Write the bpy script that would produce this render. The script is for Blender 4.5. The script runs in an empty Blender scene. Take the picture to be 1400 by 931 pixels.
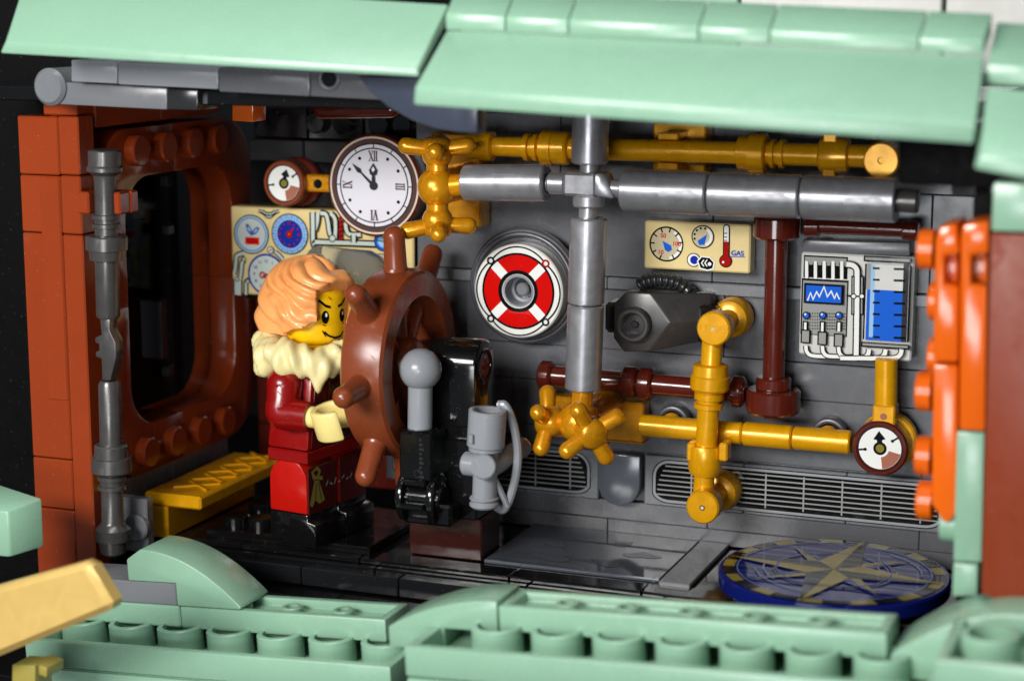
import bpy, bmesh, math, random
from math import sin, cos, pi, radians as R
from mathutils import Vector as V, Matrix
import mathutils.noise as mn
random.seed(7)
S = 0.008                       # one stud pitch of the model = 8 mm; all numbers below are in studs
sc = bpy.context.scene
COL = sc.collection

# ------------------------------------------------------------------ camera
F, PITCH, YAW = 2600.0, R(10.3), R(21.3)
fw = V((-sin(YAW)*cos(PITCH), cos(YAW)*cos(PITCH), -sin(PITCH)))
rt = V((cos(YAW), sin(YAW), 0)); up = rt.cross(fw)
def ray(x, y): return fw + rt*((x-700)/F) - up*((y-465.5)/F)
CAM = V((4, 0, 6)) - ray(953, 338)*35.4
cd = bpy.data.cameras.new('camera'); cam = bpy.data.objects.new('camera', cd); COL.objects.link(cam)
cam.location = CAM*S; cam.rotation_euler = (pi/2-PITCH, 0, YAW)
cd.sensor_width = 36; cd.lens = F/1400*36; cd.clip_start = .01; cd.clip_end = 20
cd.dof.use_dof = True; cd.dof.focus_distance = 35.0*S; cd.dof.aperture_fstop = 24.0
sc.camera = cam
cd.dof.aperture_fstop = (cd.lens/1000)/(0.44*S)
# points on a plane of the model seen at a photo pixel (authoring aid: the plane is the real depth)
def A(x, y, Y=0.0):
    d = ray(x, y); return CAM + d*((Y-CAM.y)/d.y)
def AZ(x, y, Z):
    d = ray(x, y); return CAM + d*((Z-CAM.z)/d.z)
def AX(x, y, X):
    d = ray(x, y); return CAM + d*((X-CAM.x)/d.x)

# ------------------------------------------------------------------ world and lamps
w = bpy.data.worlds.new('World'); sc.world = w; w.use_nodes = True
w.node_tree.nodes['Background'].inputs[0].default_value = (.86, .93, 1, 1)
w.node_tree.nodes['Background'].inputs[1].default_value = .12
def area(name, loc, target, sx, sy, watt, col=(1, 1, 1)):
    l = bpy.data.lights.new(name, 'AREA'); l.shape = 'RECTANGLE'; l.size = sx*S; l.size_y = sy*S
    l.energy = watt; l.color = col
    o = bpy.data.objects.new(name, l); COL.objects.link(o); o.location = V(loc)*S
    o.rotation_euler = (V(target)-V(loc)).to_track_quat('-Z', 'Y').to_euler()
    return o
area('softbox_key', (-8, -45, 19.5), (2, -1, 4.5), 20, 10, 1.48, (1, .985, .96))
area('softbox_fill', (7, -50, 3.5), (1, -1, 6), 16, 9, .42, (.94, .97, 1))
area('softbox_top', (6, -14, 34), (5, -6, 6), 26, 12, .4, (.95, 1, 1))
sc.view_settings.view_transform = 'Standard'; sc.view_settings.look = 'None'
sc.view_settings.exposure = 0.0; sc.view_settings.gamma = 1.0
sc.cycles.max_bounces = 8; sc.cycles.sample_clamp_indirect = 4

# ------------------------------------------------------------------ materials
def lin(c):
    f = lambda u: u/12.92 if u <= .04045 else ((u+.055)/1.055)**2.4
    return tuple(f(x/255) for x in c)+(1,)
M = {}
def plastic(name, rgb, rough=.2, metal=0.0, sss=0.0, flow=0.0, coat=0.0, spec=.5, wave=.12):
    m = bpy.data.materials.new(name); m.use_nodes = True; nt = m.node_tree; N = nt.nodes; L = nt.links
    b = N['Principled BSDF']; c = lin(rgb)
    tc = N.new('ShaderNodeTexCoord'); mp = N.new('ShaderNodeMapping'); mp.inputs['Scale'].default_value = (1/S,)*3
    L.new(tc.outputs['Object'], mp.inputs['Vector'])
    inf = N.new('ShaderNodeObjectInfo')
    n1 = N.new('ShaderNodeTexNoise'); n1.inputs['Scale'].default_value = .9; n1.inputs['Detail'].default_value = 3
    L.new(mp.outputs[0], n1.inputs['Vector'])
    # tiny batch-to-batch and moulding colour variation
    hv = N.new('ShaderNodeHueSaturation'); hv.inputs['Color'].default_value = c
    ad = N.new('ShaderNodeMath'); ad.operation = 'MULTIPLY_ADD'; ad.inputs[1].default_value = .12; ad.inputs[2].default_value = .88
    mx = N.new('ShaderNodeMath'); mx.operation = 'MULTIPLY_ADD'; mx.inputs[1].default_value = .07
    L.new(inf.outputs['Random'], mx.inputs[0]); L.new(ad.outputs[0], mx.inputs[2]); L.new(n1.outputs['Fac'], ad.inputs[0])
    L.new(mx.outputs[0], hv.inputs['Value'])
    col = hv.outputs[0]
    if flow:                                    # mica flow lines of pearlescent plastic
        wv = N.new('ShaderNodeTexNoise'); wv.inputs['Scale'].default_value = 2.2; wv.inputs['Detail'].default_value = 4; wv.inputs['Distortion'].default_value = 1.6
        L.new(mp.outputs[0], wv.inputs['Vector'])
        h2 = N.new('ShaderNodeMapRange'); h2.inputs['From Min'].default_value = .3; h2.inputs['From Max'].default_value = .7
        h2.inputs['To Min'].default_value = 1-flow; h2.inputs['To Max'].default_value = 1+flow
        L.new(wv.outputs['Fac'], h2.inputs['Value'])
        h3 = N.new('ShaderNodeHueSaturation'); L.new(col, h3.inputs['Color']); L.new(h2.outputs[0], h3.inputs['Value']); col = h3.outputs[0]
    # fine dust specks
    dn = N.new('ShaderNodeTexNoise'); dn.inputs['Scale'].default_value = 26; dn.inputs['Detail'].default_value = 1
    L.new(mp.outputs[0], dn.inputs['Vector'])
    dr = N.new('ShaderNodeMapRange'); dr.inputs['From Min'].default_value = .74; dr.inputs['From Max'].default_value = .82; dr.inputs['To Max'].default_value = .2
    L.new(dn.outputs['Fac'], dr.inputs['Value'])
    mxc = N.new('ShaderNodeMix'); mxc.data_type = 'RGBA'; L.new(dr.outputs[0], mxc.inputs['Factor']); L.new(col, mxc.inputs['A']); mxc.inputs['B'].default_value = (.5, .5, .5, 1)
    L.new(mxc.outputs['Result'], b.inputs['Base Color'])
    # rough: handling marks
    n2 = N.new('ShaderNodeTexNoise'); n2.inputs['Scale'].default_value = 3.5; n2.inputs['Detail'].default_value = 6
    L.new(mp.outputs[0], n2.inputs['Vector'])
    rr = N.new('ShaderNodeMapRange'); rr.inputs['From Min'].default_value = .35; rr.inputs['From Max'].default_value = .75
    rr.inputs['To Min'].default_value = rough*.88; rr.inputs['To Max'].default_value = rough*1.25
    L.new(n2.outputs['Fac'], rr.inputs['Value'])
    ms = N.new('ShaderNodeMapping'); ms.inputs['Scale'].default_value = (1.2/S, 26/S, 1.2/S); ms.inputs['Rotation'].default_value = (.5, .7, .6); L.new(tc.outputs['Object'], ms.inputs['Vector'])
    ns = N.new('ShaderNodeTexNoise'); ns.inputs['Scale'].default_value = 1.0; ns.inputs['Detail'].default_value = 3; L.new(ms.outputs[0], ns.inputs['Vector'])
    rs = N.new('ShaderNodeMapRange'); rs.inputs['From Min'].default_value = .64; rs.inputs['From Max'].default_value = .7; rs.inputs['To Max'].default_value = .16
    L.new(ns.outputs['Fac'], rs.inputs['Value']); ra = N.new('ShaderNodeMath'); L.new(rr.outputs[0], ra.inputs[0]); L.new(rs.outputs[0], ra.inputs[1]); L.new(ra.outputs[0], b.inputs['Roughness'])
    bp = N.new('ShaderNodeBump'); bp.inputs['Strength'].default_value = wave; bp.inputs['Distance'].default_value = .06*S
    n3 = N.new('ShaderNodeTexNoise'); n3.inputs['Scale'].default_value = 1.3; n3.inputs['Detail'].default_value = 2
    L.new(mp.outputs[0], n3.inputs['Vector']); L.new(n3.outputs['Fac'], bp.inputs['Height']); L.new(bp.outputs[0], b.inputs['Normal'])
    b.inputs['Metallic'].default_value = metal; b.inputs['Specular IOR Level'].default_value = spec
    b.inputs['Coat Weight'].default_value = coat; b.inputs['Coat Roughness'].default_value = .08
    if sss:
        b.inputs['Subsurface Weight'].default_value = sss; b.inputs['Subsurface Radius'].default_value = (1, .6, .4); b.inputs['Subsurface Scale'].default_value = .12*S
    M[name] = m; return m
plastic('sand_green', (132, 170, 145), .26, sss=.05)
plastic('dark_orange', (140, 54, 20), .16, coat=.3)
plastic('orange', (222, 97, 12), .17, sss=.1)
plastic('red_brown', (84, 27, 18), .16, coat=.3)
plastic('wheel_brown', (128, 60, 32), .26)
plastic('dark_grey', (93, 94, 98), .26)
plastic('mid_grey', (112, 114, 118), .26)
plastic('light_grey', (140, 143, 148), .24)
plastic('black', (13, 13, 14), .12, coat=.3)
plastic('black_matte', (5, 5, 6), .6, spec=.1)
plastic('edge_black', (24, 25, 27), .1, coat=.3)
plastic('charcoal', (40, 41, 43), .2)
plastic('floor_grey', (76, 80, 88), .06, coat=.25, wave=.05)
plastic('silver', (160, 160, 164), .31, metal=.6, flow=.14, wave=.03)
plastic('gunmetal', (90, 88, 87), .28, metal=.55, flow=.12)
plastic('gun_grey', (98, 98, 102), .33, metal=.5, flow=.1)
plastic('gold', (222, 150, 16), .25, metal=.45, flow=.16, coat=.2, wave=.04)
plastic('gold_bright', (228, 162, 10), .25, metal=.25, flow=.1, wave=.04)
plastic('tan_gold', (212, 178, 104), .32, metal=.2, flow=.05)
plastic('tan', (222, 200, 140), .24, sss=.08)
plastic('hair', (245, 166, 98), .24, sss=.15)
plastic('skin', (246, 192, 14), .24, sss=.15)
plastic('fur', (232, 218, 158), .34, sss=.15)
plastic('hand', (240, 220, 140), .28, sss=.15)
plastic('red', (134, 10, 10), .24)
plastic('base_brown', (50, 22, 18), .12)
plastic('pump_metal', (68, 66, 65), .3, metal=.3, flow=.1)
plastic('brown_matte', (126, 48, 20), .42, spec=.3)
plastic('olive', (150, 138, 66), .3)
plastic('red_leg', (176, 18, 10), .22)
plastic('coat_front', (70, 14, 12), .24)
plastic('white', (225, 224, 218), .24, sss=.05)
plastic('tile_grey', (196, 195, 190), .24)
plastic('navy', (15, 26, 98), .04, spec=.16, wave=.02)
plastic('smoke_blue', (58, 64, 78), .24)
plastic('slate', (80, 84, 92), .18)
for n, c in dict(ink=(16, 16, 18), ink_brown=(84, 62, 60), ink_red=(202, 16, 12), ink_dred=(160, 22, 20), ink_blue=(34, 96, 204), ink_dblue=(28, 48, 150), ink_lblue=(150, 190, 222),
                 ink_white=(232, 232, 228), ink_clock=(214, 212, 220), ink_cream=(214, 200, 178), ink_pipe=(190, 200, 192), ink_tan=(196, 184, 150), ink_salmon=(160, 104, 84), ink_olive=(128, 118, 50),
                 ink_dgrey=(52, 52, 54), ink_mgrey=(150, 150, 148), ink_line=(150, 152, 154), ink_reflection=(80, 84, 93), ink_gold=(140, 126, 50), ink_haze=(96, 112, 160)).items():
    plastic(n, c, .06, wave=.02, spec=.16)
g = bpy.data.materials.new('clear_glass'); g.use_nodes = True; b = g.node_tree.nodes['Principled BSDF']
b.inputs['Transmission Weight'].default_value = .92; b.inputs['Roughness'].default_value = .06; b.inputs['Base Color'].default_value = (.80, .88, 1, 1); b.inputs['IOR'].default_value = 1.16; M['clear'] = g
g = bpy.data.materials.new('smoked_glass'); g.use_nodes = True; b = g.node_tree.nodes['Principled BSDF']
b.inputs['Transmission Weight'].default_value = 1; b.inputs['Roughness'].default_value = .0; b.inputs['Base Color'].default_value = (.5, .52, .55, 1); b.inputs['IOR'].default_value = 1.1; M['smoked'] = g

# ------------------------------------------------------------------ geometry helpers (studs)
def merge(*gs):
    vs, fs = [], []
    for v, f in gs:
        o = len(vs); vs += list(v); fs += [tuple(i+o for i in q) for q in f]
    return vs, fs
def xf(g, fn): return [V(fn(V(p))) for p in g[0]], g[1]
def box(x0, x1, y0, y1, z0, z1, b=.03):
    b = min(b, (x1-x0)*.3, (y1-y0)*.3, (z1-z0)*.3)
    X, Y, Z = (x0, x1), (y0, y1), (z0, z1); vs = []; idx = {}
    for i in (0, 1):
        for j in (0, 1):
            for k in (0, 1):
                sx, sy, sz = b*(1-2*i), b*(1-2*j), b*(1-2*k)
                for a, p in enumerate(((X[i], Y[j]+sy, Z[k]+sz), (X[i]+sx, Y[j], Z[k]+sz), (X[i]+sx, Y[j]+sy, Z[k]))):
                    idx[i, j, k, a] = len(vs); vs.append(V(p))
    fs = []
    for i in (0, 1):
        o = ((0, 0), (1, 0), (1, 1), (0, 1)); o = o if i else o[::-1]
        fs.append(tuple(idx[i, a, c, 0] for a, c in o)); fs.append(tuple(idx[a, i, c, 1] for a, c in o[::-1])); fs.append(tuple(idx[a, c, i, 2] for a, c in o))
    for i in (0, 1):
        for j in (0, 1):
            fs.append((idx[i, j, 0, 0], idx[i, j, 1, 0], idx[i, j, 1, 1], idx[i, j, 0, 1]))
            fs.append((idx[i, 0, j, 0], idx[i, 1, j, 0], idx[i, 1, j, 2], idx[i, 0, j, 2]))
            fs.append((idx[0, i, j, 1], idx[1, i, j, 1], idx[1, i, j, 2], idx[0, i, j, 2]))
            for k in (0, 1): fs.append(tuple(idx[i, j, k, a] for a in range(3)))
    return vs, fs
def prism(poly, w0, w1, fn, b=.03, seg=2):
    n = len(poly); bm = bmesh.new()
    a = [bm.verts.new(fn(u, v, w0)) for u, v in poly]; c = [bm.verts.new(fn(u, v, w1)) for u, v in poly]
    bm.faces.new(a); bm.faces.new(c[::-1])
    for i in range(n): bm.faces.new((a[i], a[(i+1) % n], c[(i+1) % n], c[i]))
    return bevel(bm, b, seg)
def bevel(bm, b, seg=2, ang=32):
    bmesh.ops.recalc_face_normals(bm, faces=bm.faces)
    if b:
        es = [e for e in bm.edges if len(e.link_faces) == 2 and e.calc_face_angle(0) > R(ang)]
        bmesh.ops.bevel(bm, geom=es, offset=b, segments=seg, affect='EDGES', profile=.5, clamp_overlap=True)
    bm.verts.index_update(); g = [v.co.copy() for v in bm.verts], [tuple(v.index for v in f.verts) for f in bm.faces]; bm.free(); return g
def hull(pts8, b=.03):           # hexahedron: 4 bottom then 4 top corners
    bm = bmesh.new(); v = [bm.verts.new(p) for p in pts8]
    for f in ((3, 2, 1, 0), (4, 5, 6, 7), (0, 1, 5, 4), (1, 2, 6, 5), (2, 3, 7, 6), (3, 0, 4, 7)): bm.faces.new([v[i] for i in f])
    return bevel(bm, b)
XZ = lambda u, v, w: V((u, w, v))
YZ = lambda u, v, w: V((w, u, v))
XY = lambda u, v, w: V((u, v, w))
def basis(d):
    d = V(d).normalized(); t = V((0, 0, 1)) if abs(d.z) < .9 else V((1, 0, 0))
    u = t.cross(d).normalized(); return u, d.cross(u), d
def lathe(prof, p, d, seg=40):
    p = V(p); u, v, d = basis(d); vs, fs = [], []; rows = []
    for r, h in prof:
        if r < 1e-6: rows.append([len(vs)]); vs.append(p+d*h)
        else:
            rows.append(list(range(len(vs), len(vs)+seg)))
            vs += [p+d*h+(u*cos(2*pi*k/seg)+v*sin(2*pi*k/seg))*r for k in range(seg)]
    for a, c in zip(rows, rows[1:]):
        for k in range(seg):
            k2 = (k+1) % seg
            if len(a) == 1 and len(c) == 1: continue
            if len(a) == 1: fs.append((a[0], c[k2], c[k]))
            elif len(c) == 1: fs.append((a[k], a[k2], c[0]))
            else: fs.append((a[k], a[k2], c[k2], c[k]))
    return vs, fs
def cyl(p, q, r, ch=.03, seg=36, r2=None):
    p, q = V(p), V(q); h = (q-p).length; r2 = r if r2 is None else r2; ch = min(ch, h*.4, r*.4)
    return lathe([(0, 0), (r-ch, 0), (r, ch), (r2, h-ch), (r2-ch, h), (0, h)], p, q-p, seg)
def pipe(p, q, r, ri, ch=.03, seg=36):        # open ended
    p, q = V(p), V(q); h = (q-p).length
    return lathe([(ri, h*.15), (ri, 0), (r-ch, 0), (r, ch), (r, h-ch), (r-ch, h), (ri, h), (ri, h*.3), (0, h*.3)], p, q-p, seg)
def sphere(c, r, sq=(1, 1, 1), n=18):
    g = lathe([(r*sin(pi*k/n), -r*cos(pi*k/n)) for k in range(n+1)], (0, 0, 0), (0, 0, 1), 2*n)
    return [V(c)+V((v.x*sq[0], v.y*sq[1], v.z*sq[2])) for v in g[0]], g[1]
def torus(c, d, Rr, r, seg=48, n=14, a0=0, a1=2*pi):
    c = V(c); u, v, d = basis(d); pts = []; k = seg
    return tube([c+(u*cos(a0+(a1-a0)*i/k)+v*sin(a0+(a1-a0)*i/k))*Rr for i in range(k+1)], r, n)
def tube(pts, r, n=14, caps=True):
    pts = [V(p) for p in pts]; m = len(pts); rs = r if isinstance(r, (list, tuple)) else [r]*m
    vs, fs = [], []; u = None
    for i, p in enumerate(pts):
        t = (pts[min(i+1, m-1)]-pts[max(i-1, 0)]).normalized()
        if u is None: u = basis(t)[0]
        u = (u-t*u.dot(t)).normalized(); v = t.cross(u)
        vs += [p+(u*cos(2*pi*k/n)+v*sin(2*pi*k/n))*rs[i] for k in range(n)]
    for i in range(m-1):
        for k in range(n):
            k2 = (k+1) % n; fs.append((i*n+k, i*n+k2, (i+1)*n+k2, (i+1)*n+k))
    if caps: fs.append(tuple(range(n))[::-1]); fs.append(tuple(range((m-1)*n, m*n)))
    return vs, fs
def smooth(pts, k=8):
    P = [V(p) for p in pts]; P = [P[0]*2-P[1]]+P+[P[-1]*2-P[-2]]; out = []
    for i in range(1, len(P)-2):
        a, b_, c, d = P[i-1:i+3]
        for j in range(k):
            t = j/k; out.append(.5*((2*b_)+(c-a)*t+(2*a-5*b_+4*c-d)*t*t+(3*b_-a-3*c+d)*t**3))
    return out+[P[-2]]
def capsule(p, q, r, r2=None, n=20):          # round-ended rod
    p, q = V(p), V(q); h = (q-p).length; r2 = r if r2 is None else r2; pr = [(0, -r)]
    pr += [(r*sin(pi/2*k/6), -r*cos(pi/2*k/6)) for k in range(1, 7)]
    pr += [(r2*cos(pi/2*k/6), h+r2*sin(pi/2*k/6)) for k in range(0, 6)]+[(0, h+r2)]
    return lathe(pr, p, q-p, n)

# ------------------------------------------------------------------ object helpers
LOC = {}
cache = {}
def tag(o, label=None, cat=None, group=None, kind=None):
    if label: o['label'] = label
    if cat: o['category'] = cat
    if group: o['group'] = group
    if kind: o['kind'] = kind
    return o
def thing(name, label, cat, loc, group=None, kind=None):
    o = bpy.data.objects.new(name, None); o.empty_display_size = .003; COL.objects.link(o); LOC[o] = V(loc); o.location = V(loc)*S
    return tag(o, label, cat, group, kind)
def add(name, g, mat, parent=None, label=None, cat=None, group=None, kind=None, ang=34, mats=None, fmat=None, key=None):
    vs, fs = g; lo = V([min(v[i] for v in vs) for i in range(3)]); hi = V([max(v[i] for v in vs) for i in range(3)]); c = (lo+hi)/2
    me = cache.get(key) if key else None
    if me is None:
        me = bpy.data.meshes.new(name); me.from_pydata([(V(v)-c)*S for v in vs], [], fs)
        for p in me.polygons: p.use_smooth = True
        for m in (mats or [mat]): me.materials.append(M[m])
        if fmat: me.polygons.foreach_set('material_index', fmat)
        if mats is None:
            bm = bmesh.new(); bm.from_mesh(me); bmesh.ops.recalc_face_normals(bm, faces=bm.faces); bm.to_mesh(me); bm.free()
        me.set_sharp_from_angle(angle=R(ang)); me.update()
        if key: cache[key] = me
    o = bpy.data.objects.new(name, me); COL.objects.link(o); LOC[o] = c
    if parent: o.parent = parent; o.location = (c-LOC[parent])*S
    else: o.location = c*S
    return tag(o, label, cat, group, kind)
def brick(name, x0, x1, y0, y1, z0, z1, mat, parent=None, b=.025, **k):
    key = ('b', round(x1-x0, 3), round(y1-y0, 3), round(z1-z0, 3), mat, b)
    return add(name, box(x0, x1, y0, y1, z0, z1, b), mat, parent, key=key, **k)
def copy_tree(o, d, parent=None):
    c = o.copy(); COL.objects.link(c); LOC[c] = LOC[o]+V(d)
    c.parent = parent; c.location = (LOC[c]-(LOC[parent] if parent else V((0, 0, 0))))*S
    for ch in list(o.children): copy_tree(ch, d, c)
    return c
def stud_geo(p, d, r=.3, h=.21): return lathe([(r, -.02), (r, h-.03), (r-.03, h), (0, h)], p, d, 32)

# flat print: thin ink faces in painter's order on a surface given by fn(u, v, lift)
_txt = {}
class Ink:
    def __init__(self, fn): self.fn, self.v, self.f, self.m, self.mats, self.n = fn, [], [], [], [], 0
    def raw(self, pts, faces, mat):
        if mat not in self.mats: self.mats.append(mat)
        self.n += 1; o = len(self.v); k = .004+self.n*.0005; mi = self.mats.index(mat)
        self.v += [V(self.fn(p[0], p[1], k)) for p in pts]
        out = V(self.fn(pts[0][0], pts[0][1], k+.5))-self.v[o]
        for q in faces:
            P = [self.v[i+o] for i in q]; nn = V((0, 0, 0))
            for a_, b_ in zip(P, P[1:]+P[:1]): nn += (a_-P[0]).cross(b_-P[0])
            q = tuple(i+o for i in q); self.f.append(q if nn.dot(out) > 0 else q[::-1]); self.m.append(mi)
    def poly(self, pts, mat): self.raw(pts, [tuple(range(len(pts)))], mat)
    def ring(self, c, r0, r1, mat, a0=0, a1=360, n=48, sq=1.0):
        n = max(3, int(n*abs(a1-a0)/360)); p = []
        for i in range(n+1):
            a = R(a0+(a1-a0)*i/n); p += [(c[0]+r0*cos(a), c[1]+r0*sin(a)*sq), (c[0]+r1*cos(a), c[1]+r1*sin(a)*sq)]
        self.raw(p, [(2*i, 2*i+1, 2*i+3, 2*i+2) for i in range(n)], mat)
    def disc(self, c, r, mat, n=40): self.poly([(c[0]+r*cos(2*pi*i/n), c[1]+r*sin(2*pi*i/n)) for i in range(n)], mat)
    def rect(self, x0, y0, x1, y1, mat): self.poly([(x0, y0), (x1, y0), (x1, y1), (x0, y1)], mat)
    def line(self, pts, wd, mat):
        pts = [V((p[0], p[1])) for p in pts]; L = []; m = len(pts)
        for i, p in enumerate(pts):
            a = (pts[i]-pts[i-1]).normalized() if i else None; b_ = (pts[i+1]-p).normalized() if i < m-1 else None
            if a is None: a = b_
            if b_ is None: b_ = a
            t = (a+b_); t = t.normalized() if t.length > .2 else a
            k = 1/max(.5, t.dot(a)); nn = V((-t.y, t.x))*wd/2*k; L += [p+nn, p-nn]
        self.raw(L, [(2*i, 2*i+1, 2*i+3, 2*i+2) for i in range(m-1)], mat)
    def tubeline(self, pts, wd, fill, edge='ink', e=.03):
        pts = smooth([V((p[0], p[1], 0)) for p in pts], 5); self.line(pts, wd+2*e, edge); self.line(pts, wd, fill)
    def text(self, s, c, h, mat, wx=1.0, rot=0, bold=0.0):
        key = (s, bold)
        if key not in _txt:
            cu = bpy.data.curves.new('lettering', 'FONT'); cu.body = s; cu.size = 1; cu.offset = bold
            o = bpy.data.objects.new('lettering', cu); COL.objects.link(o)
            me = bpy.data.meshes.new_from_object(o.evaluated_get(bpy.context.evaluated_depsgraph_get()))
            _txt[key] = ([v.co.copy() for v in me.vertices], [tuple(p.vertices) for p in me.polygons])
            bpy.data.objects.remove(o); bpy.data.curves.remove(cu); bpy.data.meshes.remove(me)
        vs, fs = _txt[key]
        if not vs: return
        x0, x1 = min(v.x for v in vs), max(v.x for v in vs); y0, y1 = min(v.y for v in vs), max(v.y for v in vs)
        k = h/(y1-y0); ca, sa = cos(R(rot)), sin(R(rot)); P = []
        for v in vs:
            x, y = (v.x-(x0+x1)/2)*k*wx, (v.y-(y0+y1)/2)*k; P.append((c[0]+x*ca-y*sa, c[1]+x*sa+y*ca))
        self.raw(P, fs, mat)
    def done(self, name, parent): return add(name, (self.v, self.f), None, parent, mats=self.mats, fmat=self.m)
def face_Y(y): return lambda u, v, l: (u, y-l, v)
def zoomer(x0, y0, k, Y):      # (x, y) in an enlarged view of the photo -> (X, Z) on the plane
    def f(x, y): p = A(x0+x/k, y0+y/k, Y); return (p.x, p.z)
    return f

# ================================================================== SETTING
tag(add('backdrop', box(-60, 60, 24, 24.5, -30, 60, .01), 'charcoal'), kind='structure')
tag(add('floor', box(-9, 10, -3.05, .2, -.4, .28, .02), 'black'), kind='structure')
tag(add('ground', box(-60, 60, -14, 24, -4.2, -4, .01), 'black_matte'), kind='structure')
tag(add('ceiling', box(-9, 9.6, -5.2, 1.2, 8.75, 9.0, .02), 'black'), kind='structure')
tag(add('hull_wall', box(-24, -7.9, -2.2, -1.8, -6, 16, .02), 'black_matte'), kind='structure')
tag(add('bilge_floor', box(-13, 12, -7.0, -3.1, -1.7, -1.4, .02), 'black'), kind='structure')

# ---- back wall: every brick, plate and ledge of it
bw = thing('back_wall', 'dark grey brick wall behind the pipes and gauges', 'wall', (3.6, .5, .3))
rows = [(.3, .62, 0), (.62, 1.0, .02), (1.0, 2.0, -.08), (2.0, 2.36, .015), (2.36, 3.26, 0), (3.26, 3.96, .02), (3.96, 5.14, 0),
        (5.14, 5.36, .16), (5.36, 7.14, .005), (7.14, 8.4, .02), (8.4, 8.8, 0)]
for i, (z0, z1, pr_) in enumerate(rows):
    x = -1.70
    step = [(4, 4, 3), (6, 4, 4), (3, 6, 4), (4, 6, 3), (2, 4, 5), (6, 4, 6), (2.25, 4, 4)][i % 7]; k = 0
    while x < 9.4:
        L = min(step[k % 3], 9.5-x); k += 1
        y = -pr_+random.uniform(-.012, .012)
        brick('wall_brick', x+.006, x+L-.006, y, y+.9, z0+.005, z1-.005, 'mid_grey' if i == 7 else 'dark_grey', bw, b=.014)  # ledge row in lighter grey: its lit highlight is put into the colour
        x += L
lw = thing('bulkhead_wall', 'dark brown and black brick wall under the big tan gauge panel', 'wall', (-3.9, .6, .3))
for i, (z0, z1) in enumerate([(.3, 1.5), (1.5, 2.7), (2.7, 3.9), (3.9, 4.42), (4.42, 6.4)]):
    x = -6.2 if i < 4 else -5.8
    for L in ((2, 2.45), (1, 3.45), (3, 1.45))[i % 3]:
        brick('wall_brick', x+.01, min(x+L, -1.75)-.01, 1.5 if i < 4 else .36, 2.0 if i < 4 else 1.0, z0+.006, z1-.006, 'red_brown' if i < 4 else 'black', lw); x += L
for z0, z1, m in ((6.42, 7.3, 'black'), (7.3, 7.75, 'charcoal'), (7.75, 8.7, 'black')):
    for x in (-5.5, -4.25, -3.0): brick('wall_brick', x+.01, x+1.24, .35 if z0 > 7.6 else .15, 1.0, z0+.005, z1-.005, m, lw)
for x in (-4.0, -3.4, -2.6, -2.1): add('stud', stud_geo((x, .35, 8.1), (0, -1, 0), .22, .18), 'black', lw, key='wallstud')
brick('wall_brick', -1.95, -1.74, .02, .5, 4.2, 6.9, 'black', lw)

# ---- left wall with the round-cornered window
ww = thing('window_wall', 'dark orange brick wall with a round-cornered window behind the steel handle rod', 'wall', (-6.5, -2.1, .3))
def quarter(sy, sz):
    cy, cz = -1.5, 4.78; oy, oz, iy, iz, ro, ri = (3.15 if sy > 0 else 2.55), 3.36, (2.2 if sy > 0 else 1.8), 2.42, (1.3 if sy > 0 else .95), .85; P = []
    P += [(cy, cz+sz*iz)]
    P += [(cy+sy*(iy-ri+ri*sin(t)), cz+sz*(iz-ri+ri*cos(t))) for t in [pi/2*k/10 for k in range(11)]]
    P += [(cy+sy*iy, cz), (cy+sy*oy, cz)]
    P += [(cy+sy*(oy-ro+ro*cos(t)), cz+sz*(oz-ro+ro*sin(t))) for t in [pi/2*k/10 for k in range(11)]]
    P += [(cy, cz+sz*oz)]; return P
for sy in (-1, 1):
    for sz in (-1, 1): add('window_arch', prism(quarter(sy, sz), -7.25, -6.25, YZ, .025), 'dark_orange', ww)
for k in range(4):
    for z in (7.72, 1.86): add('stud', stud_geo((-6.25, -2.98+k, z), (1, 0, 0)), 'dark_orange', ww, key='wstud')
for z0, z1 in ((.3, 1.46), (8.22, 8.75)):
    for y in (-4.4, -2.15): brick('wall_brick', -7.25, -6.27, y+.25, y+2.49, z0, z1, 'dark_orange' if z1 > 2 else 'dark_grey', ww)
p = add('pane', box(-6.87, -6.81, -3.4, .85, 2.2, 7.4, .01), 'smoked', ww)
hb = thing('outer_hull_piece', 'dark blue grey slab seen through the window behind the pane', 'panel', (-8.2, -.2, 0))
brick('slab', -9.9, -7.9, .9, 1.3, -1, 9.5, 'charcoal', hb); 
hp = thing('outer_clip', 'blurred dark grey clips beyond the window glass', 'clip', (-9, -1.3, 3))
for (x0, y0, x1, y1) in ((190, 410, 222, 492), (180, 270, 196, 300), (218, 240, 228, 256), (221, 308, 230, 322), (190, 276, 210, 288), (220, 500, 230, 516)):
    a, c = A(x0, y0, -1.4), A(x1, y1, -1.4); brick('clip', a.x, c.x, -1.4, -1.15, c.z, a.z, 'charcoal', hp)

# ---- brick column at far left
bc = thing('brick_column', 'tall dark orange brick column at the open edge left of the window', 'column', (-6.9, -4.4, -.4))
xs = (-7.52, -6.64, -6.2)
for z0, z1 in ((7.39, 8.45), (6.33, 7.37), (2.08, 6.31), (1.11, 2.06), (-.9, 1.09)): brick('brick', xs[0], xs[1]-.01, -4.8, -3.9, z0, z1, 'dark_orange', bc)
for z0, z1 in ((7.41, 8.46), (6.33, 7.39), (-.9, 6.31)): brick('brick', xs[1]+.01, xs[2], -4.82, -4.32, z0, z1, 'dark_orange', bc)
brick('brick', -7.1, -6.66, -4.815, -4.3, 3.2, 7.36, 'dark_orange', bc)
brick('brick', xs[0]+.5, xs[2]-.1, -4.7, -4.0, 8.47, 8.9, 'dark_orange', bc)

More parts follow.
